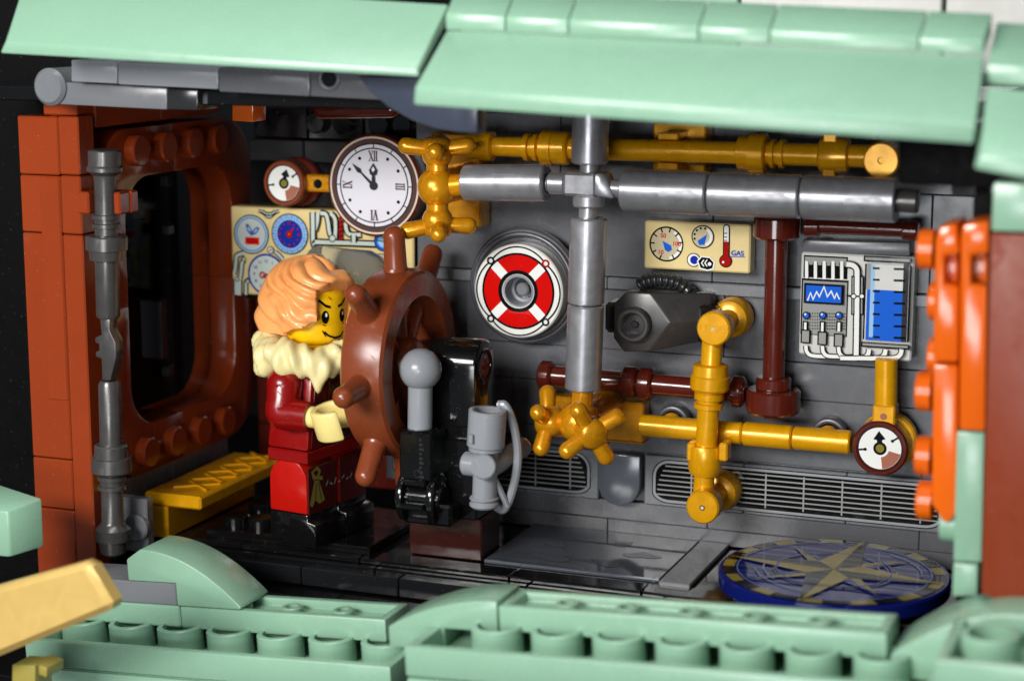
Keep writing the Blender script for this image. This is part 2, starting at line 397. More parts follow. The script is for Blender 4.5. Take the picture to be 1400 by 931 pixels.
# ---- steel handle rod and its clip
def rod_profile(pts, p0, p1):      # pts: (radius, fraction)
    p0, p1 = V(p0), V(p1); h = (p1-p0).length
    return lathe([(r, f*h) for r, f in pts], p0, p1-p0, 36)
Yr = -4.75
hr = thing('handle_rod', 'upright gunmetal handle rod with collars held in an orange clip', 'rod', A(155, 755, Yr))
def seg_rod(parent, name, pts, mat, Y, **k): # pts: (px x, px y, radius)
    P = [A(x, y, Y) for x, y, r in pts]; p0, p1 = P[0], P[-1]; h = (p1-p0).length
    pr_ = [(0, 0)]+[(r, (q-p0).dot(p1-p0)/h) for q, (_, _, r) in zip(P, pts)]+[(0, h)]
    return add(name, lathe(pr_, p0, p1-p0, 36), mat, parent, **k)
def prof_x(y): return 143+(y-205)*.022
seg_rod(hr, 'pommel', [(prof_x(y), y, r) for y, r in ((205, .27), (207, .3), (226, .3), (229, .33), (234, .33), (240, .22), (248, .2), (293, .2))], 'gunmetal', Yr)
seg_rod(hr, 'collar', [(prof_x(y), y, r) for y, r in ((293, .22), (294, .25), (299, .25), (300, .21), (305, .21), (306, .25), (311, .25), (312, .21), (321, .21), (322, .36), (324, .38), (341, .38), (342, .33), (355, .31), (356, .25))], 'gunmetal', Yr)
seg_rod(hr, 'grip', [(prof_x(y), y, r) for y, r in ((356, .22), (358, .22), (430, .22), (434, .2))], 'gunmetal', Yr)
a, c = A(prof_x(434)-5, 434, Yr), A(prof_x(520)-3, 520, Yr)
add('hook', prism([(a.x-.02, a.z), (a.x+.2, a.z), (a.x+.18, a.z-.2), (a.x+.3, a.z-.42), (a.x+.3, a.z-.7), (a.x+.16, a.z-1.15), (a.x-.02, a.z-1.15), (a.x-.02, a.z-.75), (a.x-.14, a.z-.72), (a.x-.14, a.z-.62), (a.x-.06, a.z-.6), (a.x-.06, a.z-.48), (a.x-.14, a.z-.46), (a.x-.14, a.z-.36), (a.x, a.z-.3)], Yr-.14, Yr+.14, XZ, .03), 'gunmetal', hr)
seg_rod(hr, 'lower_grip', [(prof_x(y), y, r) for y, r in ((520, .17), (526, .21), (607, .21))], 'gunmetal', Yr)
seg_rod(hr, 'collar', [(prof_x(y), y, r) for y, r in ((607, .28), (609, .31), (624, .31), (625, .37), (643, .38), (645, .35), (646, .22), (649, .22), (650, .26), (655, .26), (656, .22), (662, .22), (663, .26), (668, .26), (669, .22))], 'gunmetal', Yr)
seg_rod(hr, 'pommel', [(prof_x(y), y, r) for y, r in ((669, .2), (712, .21), (716, .24), (722, .33), (737, .33), (738, .27), (754, .24), (757, .2))], 'gunmetal', Yr)
c0 = A(145, 277, Yr)
cl = thing('rod_clip', 'small orange clip gripping the upright gunmetal rod', 'clip', c0)
add('jaw', box(c0.x-.46, c0.x-.21, Yr-.24, Yr+.3, c0.z-.2, c0.z+.2, .03), 'dark_orange', cl)
add('jaw', box(c0.x+.21, c0.x+.36, Yr-.1, Yr+.3, c0.z-.2, c0.z+.2, .03), 'dark_orange', cl)
add('bridge', box(c0.x-.4, c0.x+.4, Yr+.22, Yr+.45, c0.z-.2, c0.z+.2, .03), 'dark_orange', cl)
# grey bracket foot behind the rod
a = A(185, 722, -4.2)
gb = thing('round_end_bracket', 'dark grey plate with a round stud at the foot of the gunmetal rod', 'bracket', a)
brick('plate', a.x-.9, a.x+.2, -4.1, -3.86, a.z-.5, a.z+.55, 'mid_grey', gb); add('stud', stud_geo((a.x, -4.1, a.z), (0, -1, 0), .26, .12), 'mid_grey', gb)

# ---- hinge bar under the roof, top left
Yh = -5.4
hg = thing('hinge_arm', 'blue grey hinge arm with a round end under the left roof panel', 'hinge', A(150, 130, Yh))
q = A(70, 119, Yh); add('knuckle', cyl((q.x, Yh-.1, q.z), (q.x, Yh+.8, q.z), .33, .06), 'mid_grey', hg)
def slab(name, x0, y0, x1, y1, Y, D, mat, parent=None, sl=.045, **k):   # front face given by a px rectangle, small slope
    tl, tr, br, bl = A(x0, y0, Y), A(x1, y0+(x1-x0)*sl, Y), A(x1, y1+(x1-x0)*sl, Y), A(x0, y1, Y); d = V((0, D, 0))
    return add(name, hull([bl, br, br+d, bl+d, tl, tr, tr+d, tl+d], .03), mat, parent, **k)
slab('arm', 76, 112, 228, 143, Yh, .7, 'mid_grey', hg, .05)
slab('arm_tip', 229, 121, 270, 150, Yh+.02, .7, 'charcoal', hg, .04)
ub = thing('roof_beam', 'row of grey bricks carrying the left roof panel', 'beam', A(300, 110, -5.6))
for x0, x1, y0, y1, m in ((97, 160, 82, 112, 'light_grey'), (161, 298, 85, 116, 'light_grey'), (299, 423, 92, 126, 'dark_grey'), (424, 560, 97, 132, 'dark_grey')): slab('brick', x0, y0, x1, y1, -5.7, .9, m, ub, .05)
q = A(450, 108, -5.7); add('peg_hole', torus((q.x, -5.69, q.z), (0, 1, 0), .17, .04), 'dark_grey', ub)
q = A(450, 108, -5.72); add('hole', cyl((q.x, -5.715, q.z), (q.x, -5.5, q.z), .14, .01), 'black', ub)
t = thing('orange_bracket', 'small orange bracket hanging in the dark under the left roof panel', 'bracket', A(330, 145, -3.4)); slab('plate', 317, 122, 346, 166, -3.4, .5, 'orange', t)
t = thing('orange_peg', 'tiny orange peg under the hole of the grey roof beam', 'peg', A(450, 137, -4)); slab('peg', 441, 132, 461, 139, -4, .4, 'orange', t)
t = thing('brown_tube', 'dark brown tube in the shade above the clock', 'tube', A(485, 150, -1.5)); add('tube', capsule(A(440, 152, -1.5), A(535, 150, -1.5), .16), 'red_brown', t)
pts = [(488, 104), (505, 126), (530, 146), (560, 163), (595, 176), (625, 181), (652, 183), (652, 100)]
ct = thing('curved_fin', 'blurred blue grey curved fin under the joint of the roof panels', 'fin', A(580, 140, -6.6))
add('fin', prism([(A(x, y, -6.6).x, A(x, y, -6.6).z) for x, y in pts], -6.6, -6.2, XZ, .03), 'smoke_blue', ct)

# ---- roof
def roofslab(name, parent, fl, fr, flb, frb, bl, br, Yf, Yb, mat='sand_green', b=.035):
    a, c, d, e, f_, g_ = A(*fl, Yf), A(*fr, Yf), A(*flb, Yf), A(*frb, Yf), A(*bl, Yb), A(*br, Yb); dd = V((0, .1, (d-a).z))
    return add(name, hull([d, e, g_+dd, f_+dd, a, c, g_, f_], b), mat, parent)
r1 = thing('roof_panel', 'wide sand green sloping roof panel over the left window', 'roof', A(290, 60, -7.2))
roofslab('slope', r1, (8, 58), (570, 94), (0, 74), (573, 106), (34, -30), (613, 6), -7.4, -6.2)
r2 = thing('roof_panel', 'long sand green sloping roof panel over the pipes with a tiled ridge', 'roof', A(950, 110, -8))
roofslab('slope', r2, (567, 119), (1334, 172), (565, 144), (1331, 198), (611, 41), (1346, 76), -8.2, -6.95)
sx = [609, 691, 777, 955, 1052, 1256, 1345]
for a_, c_ in zip(sx, sx[1:]):
    yb = lambda x: 42+(x-611)*.0465; yt = lambda x: 19+(x-611)*.0515; yk = lambda x: -14+(x-611)*.045
    A0, A1, A2, A3 = A(a_+.7, yb(a_), -6.85), A(c_-.7, yb(c_), -6.85), A(a_+.7, yt(a_), -6.85), A(c_-.7, yt(c_), -6.85)
    B2, B3 = A(a_+14, yk(a_), -6.0), A(c_+12, yk(c_), -6.0); dn = V((0, 0, -.3))
    add('ridge_tile', hull([A0, A1, B3+dn, B2+dn, A2, A3, B3, B2], .02), 'sand_green', r2)
r3 = thing('roof_panel', 'sand green roof panel cut by the right edge of the picture', 'roof', A(1380, 200, -8.4))
roofslab('slope', r3, (1341, 211), (1440, 221), (1331, 231), (1440, 253), (1348, 118), (1450, 128), -8.5, -7.3)
roofslab('ridge_tile', r3, (1350, 88), (1460, 94), (1348, 116), (1458, 124), (1362, 30), (1470, 36), -7.1, -5.6)
t = thing('upper_deck', 'pale blurred hull deck behind the roof ridge', 'deck', (6, -2, 11.5))
for x0, x1, m in ((630, 1010, 'sand_green'), (1012, 1290, 'tile_grey'), (1292, 1500, 'tile_grey')):
    p0, p1 = A(x0, 50, -2.5), A(x1, -60, -2.5); brick('deck_tile', p0.x, p1.x, -2.5, -2.0, p0.z-.6, p1.z, m, t)
t = thing('roof_bracing', 'dark blurred bracing under the right end of the long roof panel', 'bracing', A(1300, 225, -5))
slab('brace', 1228, 176, 1420, 250, -5.0, .6, 'black_matte', t, .06); slab('brace', 1300, 240, 1420, 268, -4.6, .5, 'charcoal', t, .03)

# ---- right wall edge: orange frames, green and brown bricks
Yo = -6.0
rw = thing('frame_edge', 'bright orange window frame seen edge on at right with round studs', 'frame', A(1310, 720, Yo))
def edge(name, pts, mat, Y0, D, parent, b=.04):
    return add(name, prism([(A(x, y, Y0).x, A(x, y, Y0).z) for x, y in pts], Y0, Y0+D, XZ, b), mat, parent)
edge('arch', [(1284, 310), (1308, 305), (1312, 348), (1291, 350), (1291, 389), (1311, 392), (1310, 496), (1275, 494), (1278, 330)], 'orange', Yo, 1, rw, .05)
edge('arch', [(1275, 498), (1310, 500), (1309, 640), (1308, 700), (1300, 712), (1290, 716), (1281, 700), (1273, 690)], 'orange', Yo, 1, rw, .05)
edge('arch', [(1316, 306), (1352, 302), (1352, 347), (1328, 349), (1327, 389), (1350, 391), (1347, 590), (1311, 588), (1313, 325)], 'orange', Yo-.05, 1, rw, .05)
edge('recess', [(1288, 346), (1309, 345), (1309, 394), (1288, 392)], 'orange', Yo+.35, .6, rw, .02); edge('recess', [(1325, 345), (1350, 344), (1350, 394), (1325, 392)], 'orange', Yo+.3, .6, rw, .02)
for x, y, dy in ((1277, 341, .45), (1291, 412, 1.2), (1290, 488, 1.2), (1274, 535, .45), (1273, 623, .45), (1275, 684, .4)):
    q = A(x, y, Yo+dy); add('stud', stud_geo((q.x-.01, Yo+dy, q.z), (-1, 0, 0), .3, .21), 'orange', rw)
gr = thing('green_brick', 'sand green bricks with one stud beneath the orange frame edge', 'brick', A(1325, 810, Yo))
edge('brick', [(1308, 590), (1346, 592), (1342, 769), (1303, 767)], 'sand_green', Yo-.05, 1, gr, .03)
edge('brick', [(1303, 770), (1337, 771), (1336, 815), (1302, 815)], 'sand_green', Yo-.03, 1, gr, .03)
q = A(1308, 714, Yo+.4); add('stud', stud_geo((q.x, Yo+.4, q.z), (-1, 0, 0), .3, .23), 'sand_green', gr)
bp = thing('hull_board', 'blurred brown board down the right edge of the picture', 'board', A(1390, 800, -6.6))
edge('panel', [(1354, 319), (1460, 322), (1450, 850), (1341, 812)], 'brown_matte', -6.6, .5, bp, .04)
t = thing('corner_brick', 'sand green brick on top of the brown right edge board', 'brick', A(1380, 300, -6.7)); edge('brick', [(1358, 250), (1450, 255), (1450, 319), (1355, 316)], 'sand_green', -6.7, .6, t, .03)
t = thing('end_wall', 'black hull wall behind the orange frame edge', 'wall', (10, -2.5, 0)); brick('slab', 9.62, 9.9, -4.6, 1, -1, 8.7, 'black_matte', t)

# ---- front edge of the floor: stepped black tiles
fe = thing('floor_edge', 'stepped glossy black tile edging along the front of the floor', 'edging', (1, -3.4, -.4))
for Z, Yf, Yb, dz in ((.3, -3.22, -2.7, .1), (.2, -3.4, -3.0, .12)):
    x = -6.0 if Z > .25 else -5.6
    for L in (2, 2.5, 3, 2.5, 2, 3):
        d0 = (x-0)*.03; brick('edge_tile', x+.008, x+L-.008, Yf, Yb, Z-dz, Z, 'black', fe, .02); x += L
x = -4.55
for L in (2, 2, 2, 2, 2, 2, 2): brick('face_tile', x+.01, x+L-.01, -3.56, -3.3, -.24, .11, 'edge_black', fe, .02); x += L
x = -4.6
for L in (3, 3, 3, 3, 3): brick('ledge_plate', x+.01, x+L-.01, -4.1, -3.3, -.5, -.27, 'black', fe, .02); x += L
# floor tiles right of the post
ft = thing('floor_tile', 'glossy dark grey floor tile with faint pale painted reflections beside the compass', 'tile', (2.5, -1.5, .3))
brick('slab', .76, 4.15, -2.62, -.02, .28, .36, 'floor_grey', ft, .02)
pk = Ink(lambda u, v, l: (u, v, .36+l))  # pale reflections of the glossy tile, painted on as blobs
random.seed(3)
for i in range(7):
    cx, cy = random.uniform(1.0, 3.9), random.uniform(-2.1, -.5); n = 14; r0 = random.uniform(.12, .3); ph = random.random()*6
    pk.poly([(cx+r0*(1.2+.5*sin(2*a+ph))*cos(a), cy+r0*(.8+.3*cos(3*a+ph))*sin(a)) for a in [2*pi*k/n for k in range(n)]], 'ink_reflection')
pk.done('reflection_print', ft)
t = thing('floor_strip', 'pale grey floor strip running from the wall to the front edge beside the compass', 'strip', (4.5, -1.5, .3)); brick('strip', 4.17, 4.75, -2.75, -.03, .28, .37, 'mid_grey', t, .02)
t = thing('brown_brick', 'dark red brown brick at the foot of the black wheel post', 'brick', (0, -2.2, .3)); brick('brick', -.75, .72, -2.62, -1.7, .3, 1.12, 'base_brown', t)

# ---- compass
cp = thing('compass_disc', 'round navy floor disc printed with an olive gold compass star', 'compass', (7.26, -2.56, .4))
add('hub', cyl((7.26, -2.56, .29), (7.26, -2.56, .56), 1.5, .02, 48), 'black', cp)
add('disc', lathe([(0, 0), (1.92, 0), (1.98, .05), (1.985, .26), (1.95, .3), (0, .3)], (7.26, -2.56, .55), (0, 0, 1), 96), 'navy', cp)
ck = Ink(lambda u, v, l: (7.26+u, -2.56+v, .85+l))
for k in range(26):
    a = k*360/26
    ck.ring((0, 0), 1.70, 1.9, 'ink_gold' if k % 2 else 'ink', a, a+360/26-1.2, 120)
ck.ring((0, 0), 1.64, 1.67, 'ink_haze', n=96); ck.ring((0, 0), 1.0, 1.05, 'ink', n=80)
rnd = random.Random(5)
for k in range(9):                             # faint printed sea lines
    r0 = .35+.14*k; a = rnd.uniform(0, 360); ck.ring((0, 0), r0, r0+.03, 'ink_haze', a, a+rnd.uniform(40, 110), 70)
def starpt(a, r, wdt, m1, m2):
    a = R(a); d = V((cos(a), sin(a))); n = V((-d.y, d.x)); b0 = d*wdt*1.0
    ck.poly([(0, 0), tuple(b0+n*wdt), tuple(d*r)], m1); ck.poly([(0, 0), tuple(d*r), tuple(b0-n*wdt)], m2)
for k in range(4): starpt(40+90*k, 1.5, .24, 'ink_olive', 'navy')
for k in range(4): starpt(-5+90*k, 1.92, .38, 'ink_gold', 'ink')
ck.ring((0, 0), .97, 1.0, 'ink_dblue', n=80)
ck.done('star_print', cp)

# ================================================================== THE TOY HELMSMAN
FX, FY, FZ = -2.76, -2.35, .45; FR = R(-9)
def fig(p): return V((FX+p.x*cos(FR)-p.y*sin(FR), FY+p.x*sin(FR)+p.y*cos(FR), FZ+p.z))
fg = thing('toy_figure', 'toy helmsman with wavy orange hair, tan fur collar and red coat at the wheel', 'toy figure', (FX, FY, FZ))
def fadd(name, g_, mat, parent=fg, **k): return add(name, xf(g_, fig), mat, parent, **k)
fXZ = lambda u, v, w: V((u, w, v))
arc = [(.0+.43*cos(t), 1.22+.43*sin(t)) for t in [pi*k/10 for k in range(11)]]
for s in (-1, 1):
    y0, y1 = (-.97, -.02) if s < 0 else (.02, .97)
    lg = fadd('leg', prism([(-.43, .62), (.43, .62)]+arc, y0, y1, fXZ, .03), 'red_leg')
    fadd('boot', prism([(-.44, 0), (.62, 0), (.62, .44), (.44, .48), (.44, .61), (-.44, .61)], y0-.005, y1+.005, fXZ, .04), 'black', lg)
    fadd('leg_front', box(.42, .455, y0+.03, y1-.03, .6, 1.5, .01), 'coat_front', lg)
# tan tassel print on the near leg
li = Ink(lambda u, v, l: fig(V((.455+l, u, v))))
li.poly([(-.86, 1.42), (-.66, 1.5), (-.55, 1.4), (-.62, 1.24), (-.8, 1.26)], 'ink_olive'); li.poly([(-.8, 1.4), (-.68, 1.43), (-.63, 1.37), (-.7, 1.3)], 'coat_front')
li.poly([(-.76, 1.24), (-.62, 1.22), (-.44, .8), (-.62, .76), (-.74, .86), (-.84, .74), (-.92, .8)], 'ink_olive')
li.line([(-.7, 1.18), (-.74, .86)], .03, 'ink_brown'); li.line([(-.64, 1.18), (-.55, .82)], .03, 'ink_brown'); li.poly([(-.62, 1.3), (-.5, 1.27), (-.5, 1.2), (-.62, 1.22)], 'ink_olive')
for k in range(7): li.line([(-.4+.13*k, 1.06+.03*sin(k*2)), (-.33+.13*k, 1.1+.05*cos(k*3))], .025, 'ink_line')
li.done('tassel_print', fg)
fadd('hips', box(-.46, .46, -.99, .99, 1.58, 1.82, .03), 'red')
def trap(x0, x1, yb, yt, z0, z1): return hull([(x0, -yb, z0), (x1, -yb, z0), (x1, yb, z0), (x0, yb, z0), (x0+.03, -yt, z1), (x1-.03, -yt, z1), (x1-.03, yt, z1), (x0+.03, yt, z1)], .06)
to = fadd('torso', trap(-.47, .47, .97, .73, 1.83, 3.44), 'red')
fadd('coat_front', hull([(.455, -.86, 1.87), (.482, -.86, 1.87), (.482, .86, 1.87), (.455, .86, 1.87), (.43, -.63, 3.38), (.455, -.63, 3.38), (.455, .63, 3.38), (.43, .63, 3.38)], .01), 'coat_front', to)
ti = Ink(lambda u, v, l: fig(V((.486+l-(v-1.9)*.0186, u, v))))
for k in range(5): ti.line([(-.7, 1.98+.07*k), (-.35, 1.96+.07*k)], .02, 'ink_brown')
for y in (-.3, .3): ti.line([(y*1.9, 1.95), (y, 2.6), (y*.7, 3.3)], .05, 'red')
ti.done('coat_print', to)
for s in (-1, 1):
    if s < 0: sh, el, wr = (-.02, -.98, 3.06), (.04, -1.14, 2.56), (.64, -1.08, 2.54)
    else: sh, el, wr = (0, .96, 3.06), (.12, 1.14, 2.5), (.6, 1.05, 2.5)
    path = smooth([sh, V(sh).lerp(V(el), .55), el, V(el).lerp(V(wr), .5), wr], 8); n = len(path)
    ar = fadd('arm', merge(tube(path, [(.33-.05*i/n) for i in range(n)], 20), sphere(sh, .34, n=12)), 'red', ang=50)
    wv = V(wr); dirn = (V(wr)-V(el)).normalized()
    wpt = wv+dirn*.16
    fadd('wrist', cyl(wv-dirn*.06, wpt, .2, .05), 'hand', ar)
    # open C-shaped grip
    c = wpt+dirn*.36; ax = V((-.15, -.25*s*-1, 1)).normalized() if s < 0 else V((0, 1, .1)).normalized()
    u0 = (dirn-ax*dirn.dot(ax)).normalized(); v0 = ax.cross(u0)
    poly = [(.42*cos(t), .40*sin(t)) for t in [R(46)+R(268)*k/24 for k in range(25)]]+[(.27*cos(t), .26*sin(t)) for t in [R(314)-R(268)*k/24 for k in range(25)]]
    fadd('hand', prism(poly, -.28, .28, lambda a, b_, w_: c+u0*a+v0*b_+ax*w_, .04), 'hand', ar, ang=50)
# head
HR = R(-29)-FR
hz = 3.62
hd = fadd('head', lathe([(0, 0), (.4, 0), (.44, .03), (.45, .1), (.56, .16), (.61, .24), (.625, .36), (.625, .92), (.6, 1.04), (.52, 1.12), (.3, 1.15), (0, 1.15)], (0, 0, hz), (0, 0, 1), 56), 'skin')
fi = Ink(lambda u, v, l: fig(V(((.627+l)*cos(HR+u), (.627+l)*sin(HR+u), hz+v))))
for s in (-1, 1):
    cx = .30*s
    fi.raw([(cx+.115*cos(t), .66+.125*sin(t)) for t in [2*pi*k/24 for k in range(24)]], [tuple(range(24))], 'ink')
    fi.raw([(cx+.03+.035*cos(t), .70+.04*sin(t)) for t in [2*pi*k/12 for k in range(12)]], [tuple(range(12))], 'ink_white')
    fi.line([(cx+.09*s, .52), (cx-.02*s, .50)], .022, 'ink_dred')
    fi.line([(cx-.17*s, .84), (cx-.02*s, .87), (cx+.2*s, .99)], .05, 'ink')
fi.line([(.32, .35), (.2, .27), (0, .255), (-.22, .31), (-.34, .385)], .04, 'ink'); fi.line([(-.3, .30), (-.4, .41)], .03, 'ink'); fi.line([(-.1, .19), (.1, .18)], .022, 'ink_dred')
fi.line([(-.12, .98), (-.2, 1.04)], .02, 'ink_dred')
fi.done('face_print', hd)
# hair: one swept, waved shell, open over the face
def hairgeo():
    n, m = 168, 120; vs, fs = [], []
    for j in range(m+1):
        el = -pi/2+pi*j/m
        for i in range(n):
            az = 2*pi*i/n-pi; d = V((cos(el)*cos(az), cos(el)*sin(az), sin(el)))
            # window round the face (az = 0 is where the face looks)
            low = max(0, min(1, (-.05-d.z)/.5))
            rad = .82+.24*max(0, -d.x)+.07*d.z
            sw = az*2.2+el*4.2
            g1 = sw*1.9+1.6*sin(el*3.2+az*1.3)+2*mn.noise(V((d.x*1.6, d.y*1.6, d.z*1.6)))
            wv = .105*(abs(sin(g1))**.7-.5)+.035*sin(az*9+el*6+2*sin(el*4))*max(0, .7-d.z)+.07*mn.noise(V((d.x*2.4+5, d.y*2.4, d.z*2.4)))
            curls = .13*(.5+.5*sin(az*4.3+el*5))*max(0, .35-d.z)
            r = rad+wv+curls
            lim = .95-.28*min(1, max(0, (d.z+.55)/.4)) if d.z < .38 else 0
            edge_ = .60+.16*sin(el*2.6+.4)-.1*sin(az*2)                              # half-width of the face opening
            top = .52+.14*sin(az*2.4+1.3)                                # hairline height
            if az < 0: edge_ = .36+1.0*max(0, min(1, (-.16-d.z)/.34))
            k = max(0, min(1, (edge_+.20-abs(az))/.16))*max(0, min(1, (top-d.z)/.10))
            r = r*(1-k)+.48*k
            z = d.z*r*1.02
            if z < -.42: z = -.42+(z+.42)*.25; 
            p = V((cos(HR)*d.x*r-sin(HR)*d.y*r, sin(HR)*d.x*r+cos(HR)*d.y*r, hz+.74+z))
            vs.append(p+V((-.1, .02, 0))*max(0, .5-d.x*.5))
    for j in range(m):
        for i in range(n): fs.append((j*n+i, j*n+(i+1) % n, (j+1)*n+(i+1) % n, (j+1)*n+i))
    return vs, fs
fadd('hair', hairgeo(), 'hair', hd, ang=75)
# fur collar: lumpy ring with hanging locks
def furgeo():
    n, m = 150, 26; vs, fs = [], []; rn = random.Random(11); ph = [rn.uniform(0, 6) for _ in range(6)]
    for i in range(n):
        a = 2*pi*i/n; ex, ey = .84, .92
        droop = .16*sin(a*7+ph[0])+.10*sin(a*11+ph[1])+.05*max(0, cos(a))
        for j in range(m):
            t = 2*pi*j/m; rr = .28+.035*sin(t*3+a*14)+.03*sin(a*23+t*2+ph[2])+.035*abs(sin(a*11-t*1.5))
            out, zz = cos(t)*rr*1.05, sin(t)*rr*.95
            lock = max(0, cos(t-R(300)))**2*max(0, .20*sin(a*9+ph[3])+.12*sin(a*17+ph[5])+.14+droop*.6)
            out += lock*.24; zz -= lock*.46
            k = 1+out/.9
            vs.append(V((cos(a)*ex*k, sin(a)*ey*k, 3.57+zz-.08*cos(a)+.05*sin(a*5+ph[4]))))
    for i in range(n):
        for j in range(m): fs.append((i*m+j, ((i+1) % n)*m+j, ((i+1) % n)*m+(j+1) % m, i*m+(j+1) % m))
    return vs, fs
fadd('fur_collar', furgeo(), 'fur', to, ang=80)

# ================================================================== SHIP'S WHEEL, POST, LEVER
WC = V((-1.04, -2.3, 3.89))
sw_ = thing('ship_wheel', "reddish brown eight-handled ship's wheel in front of the toy helmsman", 'wheel', WC)
add('rim', lathe([(1.26, -.42), (1.24, -.36), (1.16, 0), (1.24, .36), (1.26, .42), (1.66, .42), (1.72, .37), (1.76, .2), (1.76, -.2), (1.72, -.37), (1.66, -.42), (1.26, -.42)], WC, (1, 0, 0), 96), 'wheel_brown', sw_)
add('hub', lathe([(0, -.5), (.3, -.5), (.42, -.4), (.5, -.2), (.52, .1), (.42, .36), (.3, .45), (.3, .8), (0, .8)], WC, (1, 0, 0), 48), 'wheel_brown', sw_)
for k in range(8):
    t = R(95)-k*pi/4; d = V((0, cos(t), sin(t)))
    add('spoke', cyl(WC+d*.4, WC+d*1.3, .17, .01, 24, r2=.15), 'wheel_brown', sw_)
    add('handle', lathe([(.27, 0), (.235, .05), (.215, .12), (.2, .6)]+[(.2*cos(pi/2*q/7), .68+.2*sin(pi/2*q/7)) for q in range(8)], WC+d*1.7, d, 28), 'wheel_brown', sw_)
ps = thing('wheel_post', "glossy black post with a round socket holding the ship's wheel axle", 'post', (.1, -2.3, 1.1))
pz = 4.45
prof = [(-2.78, 1.13), (-1.82, 1.13), (-1.82, 3.95)]+[(-2.3+.48*cos(t), 3.95+.48*sin(t)) for t in [pi*k/14 for k in range(1, 14)]]+[(-2.78, 3.95)]
add('arm', prism(prof, -.33, .66, YZ, .04), 'black', ps)
add('socket_ring', lathe([(.24, -.02), (.25, .02), (.31, .03), (.33, 0)], (.66, -2.3, 3.93), (1, 0, 0), 40), 'black', ps)
add('socket', cyl((.60, -2.3, 3.93), (.667, -2.3, 3.93), .24, .01), 'charcoal', ps)
axg = merge(box(.6, .68, -2.48, -2.12, 3.87, 3.99, .015), box(.6, .681, -2.36, -2.24, 3.75, 4.11, .015))
add('axle_end', cyl((.6, -2.3, 3.93), (.672, -2.3, 3.93), .2, .02), 'wheel_brown', ps); add('axle_cross', axg, 'red_brown', ps)
brick('base', -.62, .70, -2.80, -1.78, 1.13, 2.9, 'black', ps, .03)
brick('side_block', -.30, .78, -2.9, -2.0, 1.4, 2.66, 'black', ps, .04)
# lever
Yl = -3.2
q = A(575, 505, Yl); lv = thing('control_lever', 'grey ball-topped lever standing in a black hinged holder', 'lever', (q.x, Yl, .9))
add('ball', sphere(q, .385, n=24), 'silver' if 0 else 'light_grey', lv)
qb = A(574, 594, Yl); add('shaft', cyl(qb, q, .225, .02), 'light_grey', lv)
a, c = A(546, 590, Yl-.3), A(600, 660, Yl-.3)
hx0, hx1, hz1, hz0 = a.x, a.x+.64, a.z, c.z
brick('holder', hx0, hx1, Yl-.32, Yl+.36, hz0, hz1, 'black', lv, .035)
add('socket_rim', cyl((qb.x, Yl, hz1-.02), (qb.x, Yl, hz1+.04), .33, .03), 'black', lv)
hi = Ink(lambda u, v, l: (u, Yl-.32-l, v))
for k in range(11): hi.rect(hx0+.40, hz1-.14-.085*k, hx0+.45+.02*(k % 3), hz1-.09-.085*k, 'charcoal')
hi.ring((hx0+.37, hz0+.14), .06, .075, 'charcoal'); hi.line([(hx0+.37, hz0+.16), (hx0+.41, hz0+.24)], .02, 'charcoal')
hi.done('mould_mark', lv)
yk = Yl-.05
jz = hz0-.36; jx = (hx0+hx1)/2
for dx in (-.36, .24):
    add('hinge_cheek', prism([(yk-.42+.42*(1+cos(t)), jz+.46*sin(t)) for t in [2*pi*k/24 for k in range(24)]], jx+dx, jx+dx+.13, YZ, .03), 'black', lv)
for k in range(3):
    t = R(40+62*k); y_, z_ = yk-.4*sin(t), jz+.42*cos(t)
    add('hinge_finger', box(jx-.22, jx+.23, y_-.08, y_+.08, z_-.06, z_+.06, .03), 'black', lv)
add('hinge_pin', cyl((jx-.3, yk, jz), (jx+.45, yk, jz), .26, .03), 'black', lv)
brick('foot', jx-.36, jx+.62, yk-.1, yk+.42, jz-.5, jz-.1, 'black', lv, .05)
# nozzle on the post
Yn = -3.1
tp = thing('spy_nozzle', 'light grey swivelling nozzle with a curved handle beside the black post', 'nozzle', A(665, 640, Yn))
T = lambda x, y, dy=0: A(x, y, Yn+dy)
add('cup', pipe(T(664, 610), T(667, 560), .345, .25, .02), 'light_grey', tp)
add('cup_ring', cyl(T(664, 607), T(664, 617), .31, .03), 'light_grey', tp)
add('barrel', cyl(T(662, 690), T(665, 606), .225, .02), 'light_grey', tp)
add('foot', merge(cyl(T(662, 693), T(662, 684), .27, .04), cyl(T(662, 683), T(662, 678), .27, .03)), 'light_grey', tp)
add('pivot_knob', cyl(T(661, 638, -.42), T(661, 638, .1), .23, .03), 'light_grey', tp)
add('side_knob', cyl(T(634, 633, .02), T(660, 636), .22, .04), 'light_grey', tp)
add('cup_lug', box(T(655, 595).x-.04, T(655, 595).x+.04, Yn-.40, Yn-.3, T(655, 600).z, T(655, 588).z, .01), 'light_grey', tp)
add('arm', capsule(T(668, 640), T(712, 612, 1.2), .2, .2), 'light_grey', tp)
hp_ = smooth([T(681, 553, .3), T(692, 556, .3), T(703, 585, .35), T(708, 625, .35), T(702, 665, .3), T(690, 695, .3), T(677, 692, .25)], 8)
bm_pts = hp_; hv = []
add('handle', xf(tube(hp_, .08, 10), lambda p: p), 'light_grey', tp)
add('strut', tube([T(672, 645), T(694, 692, .25)], .06, 8), 'light_grey', tp)
for y in (602, 645): add('fork', cyl(T(672, y+4, .6), T(704, y-6, .55), .11, .02), 'black', tp)

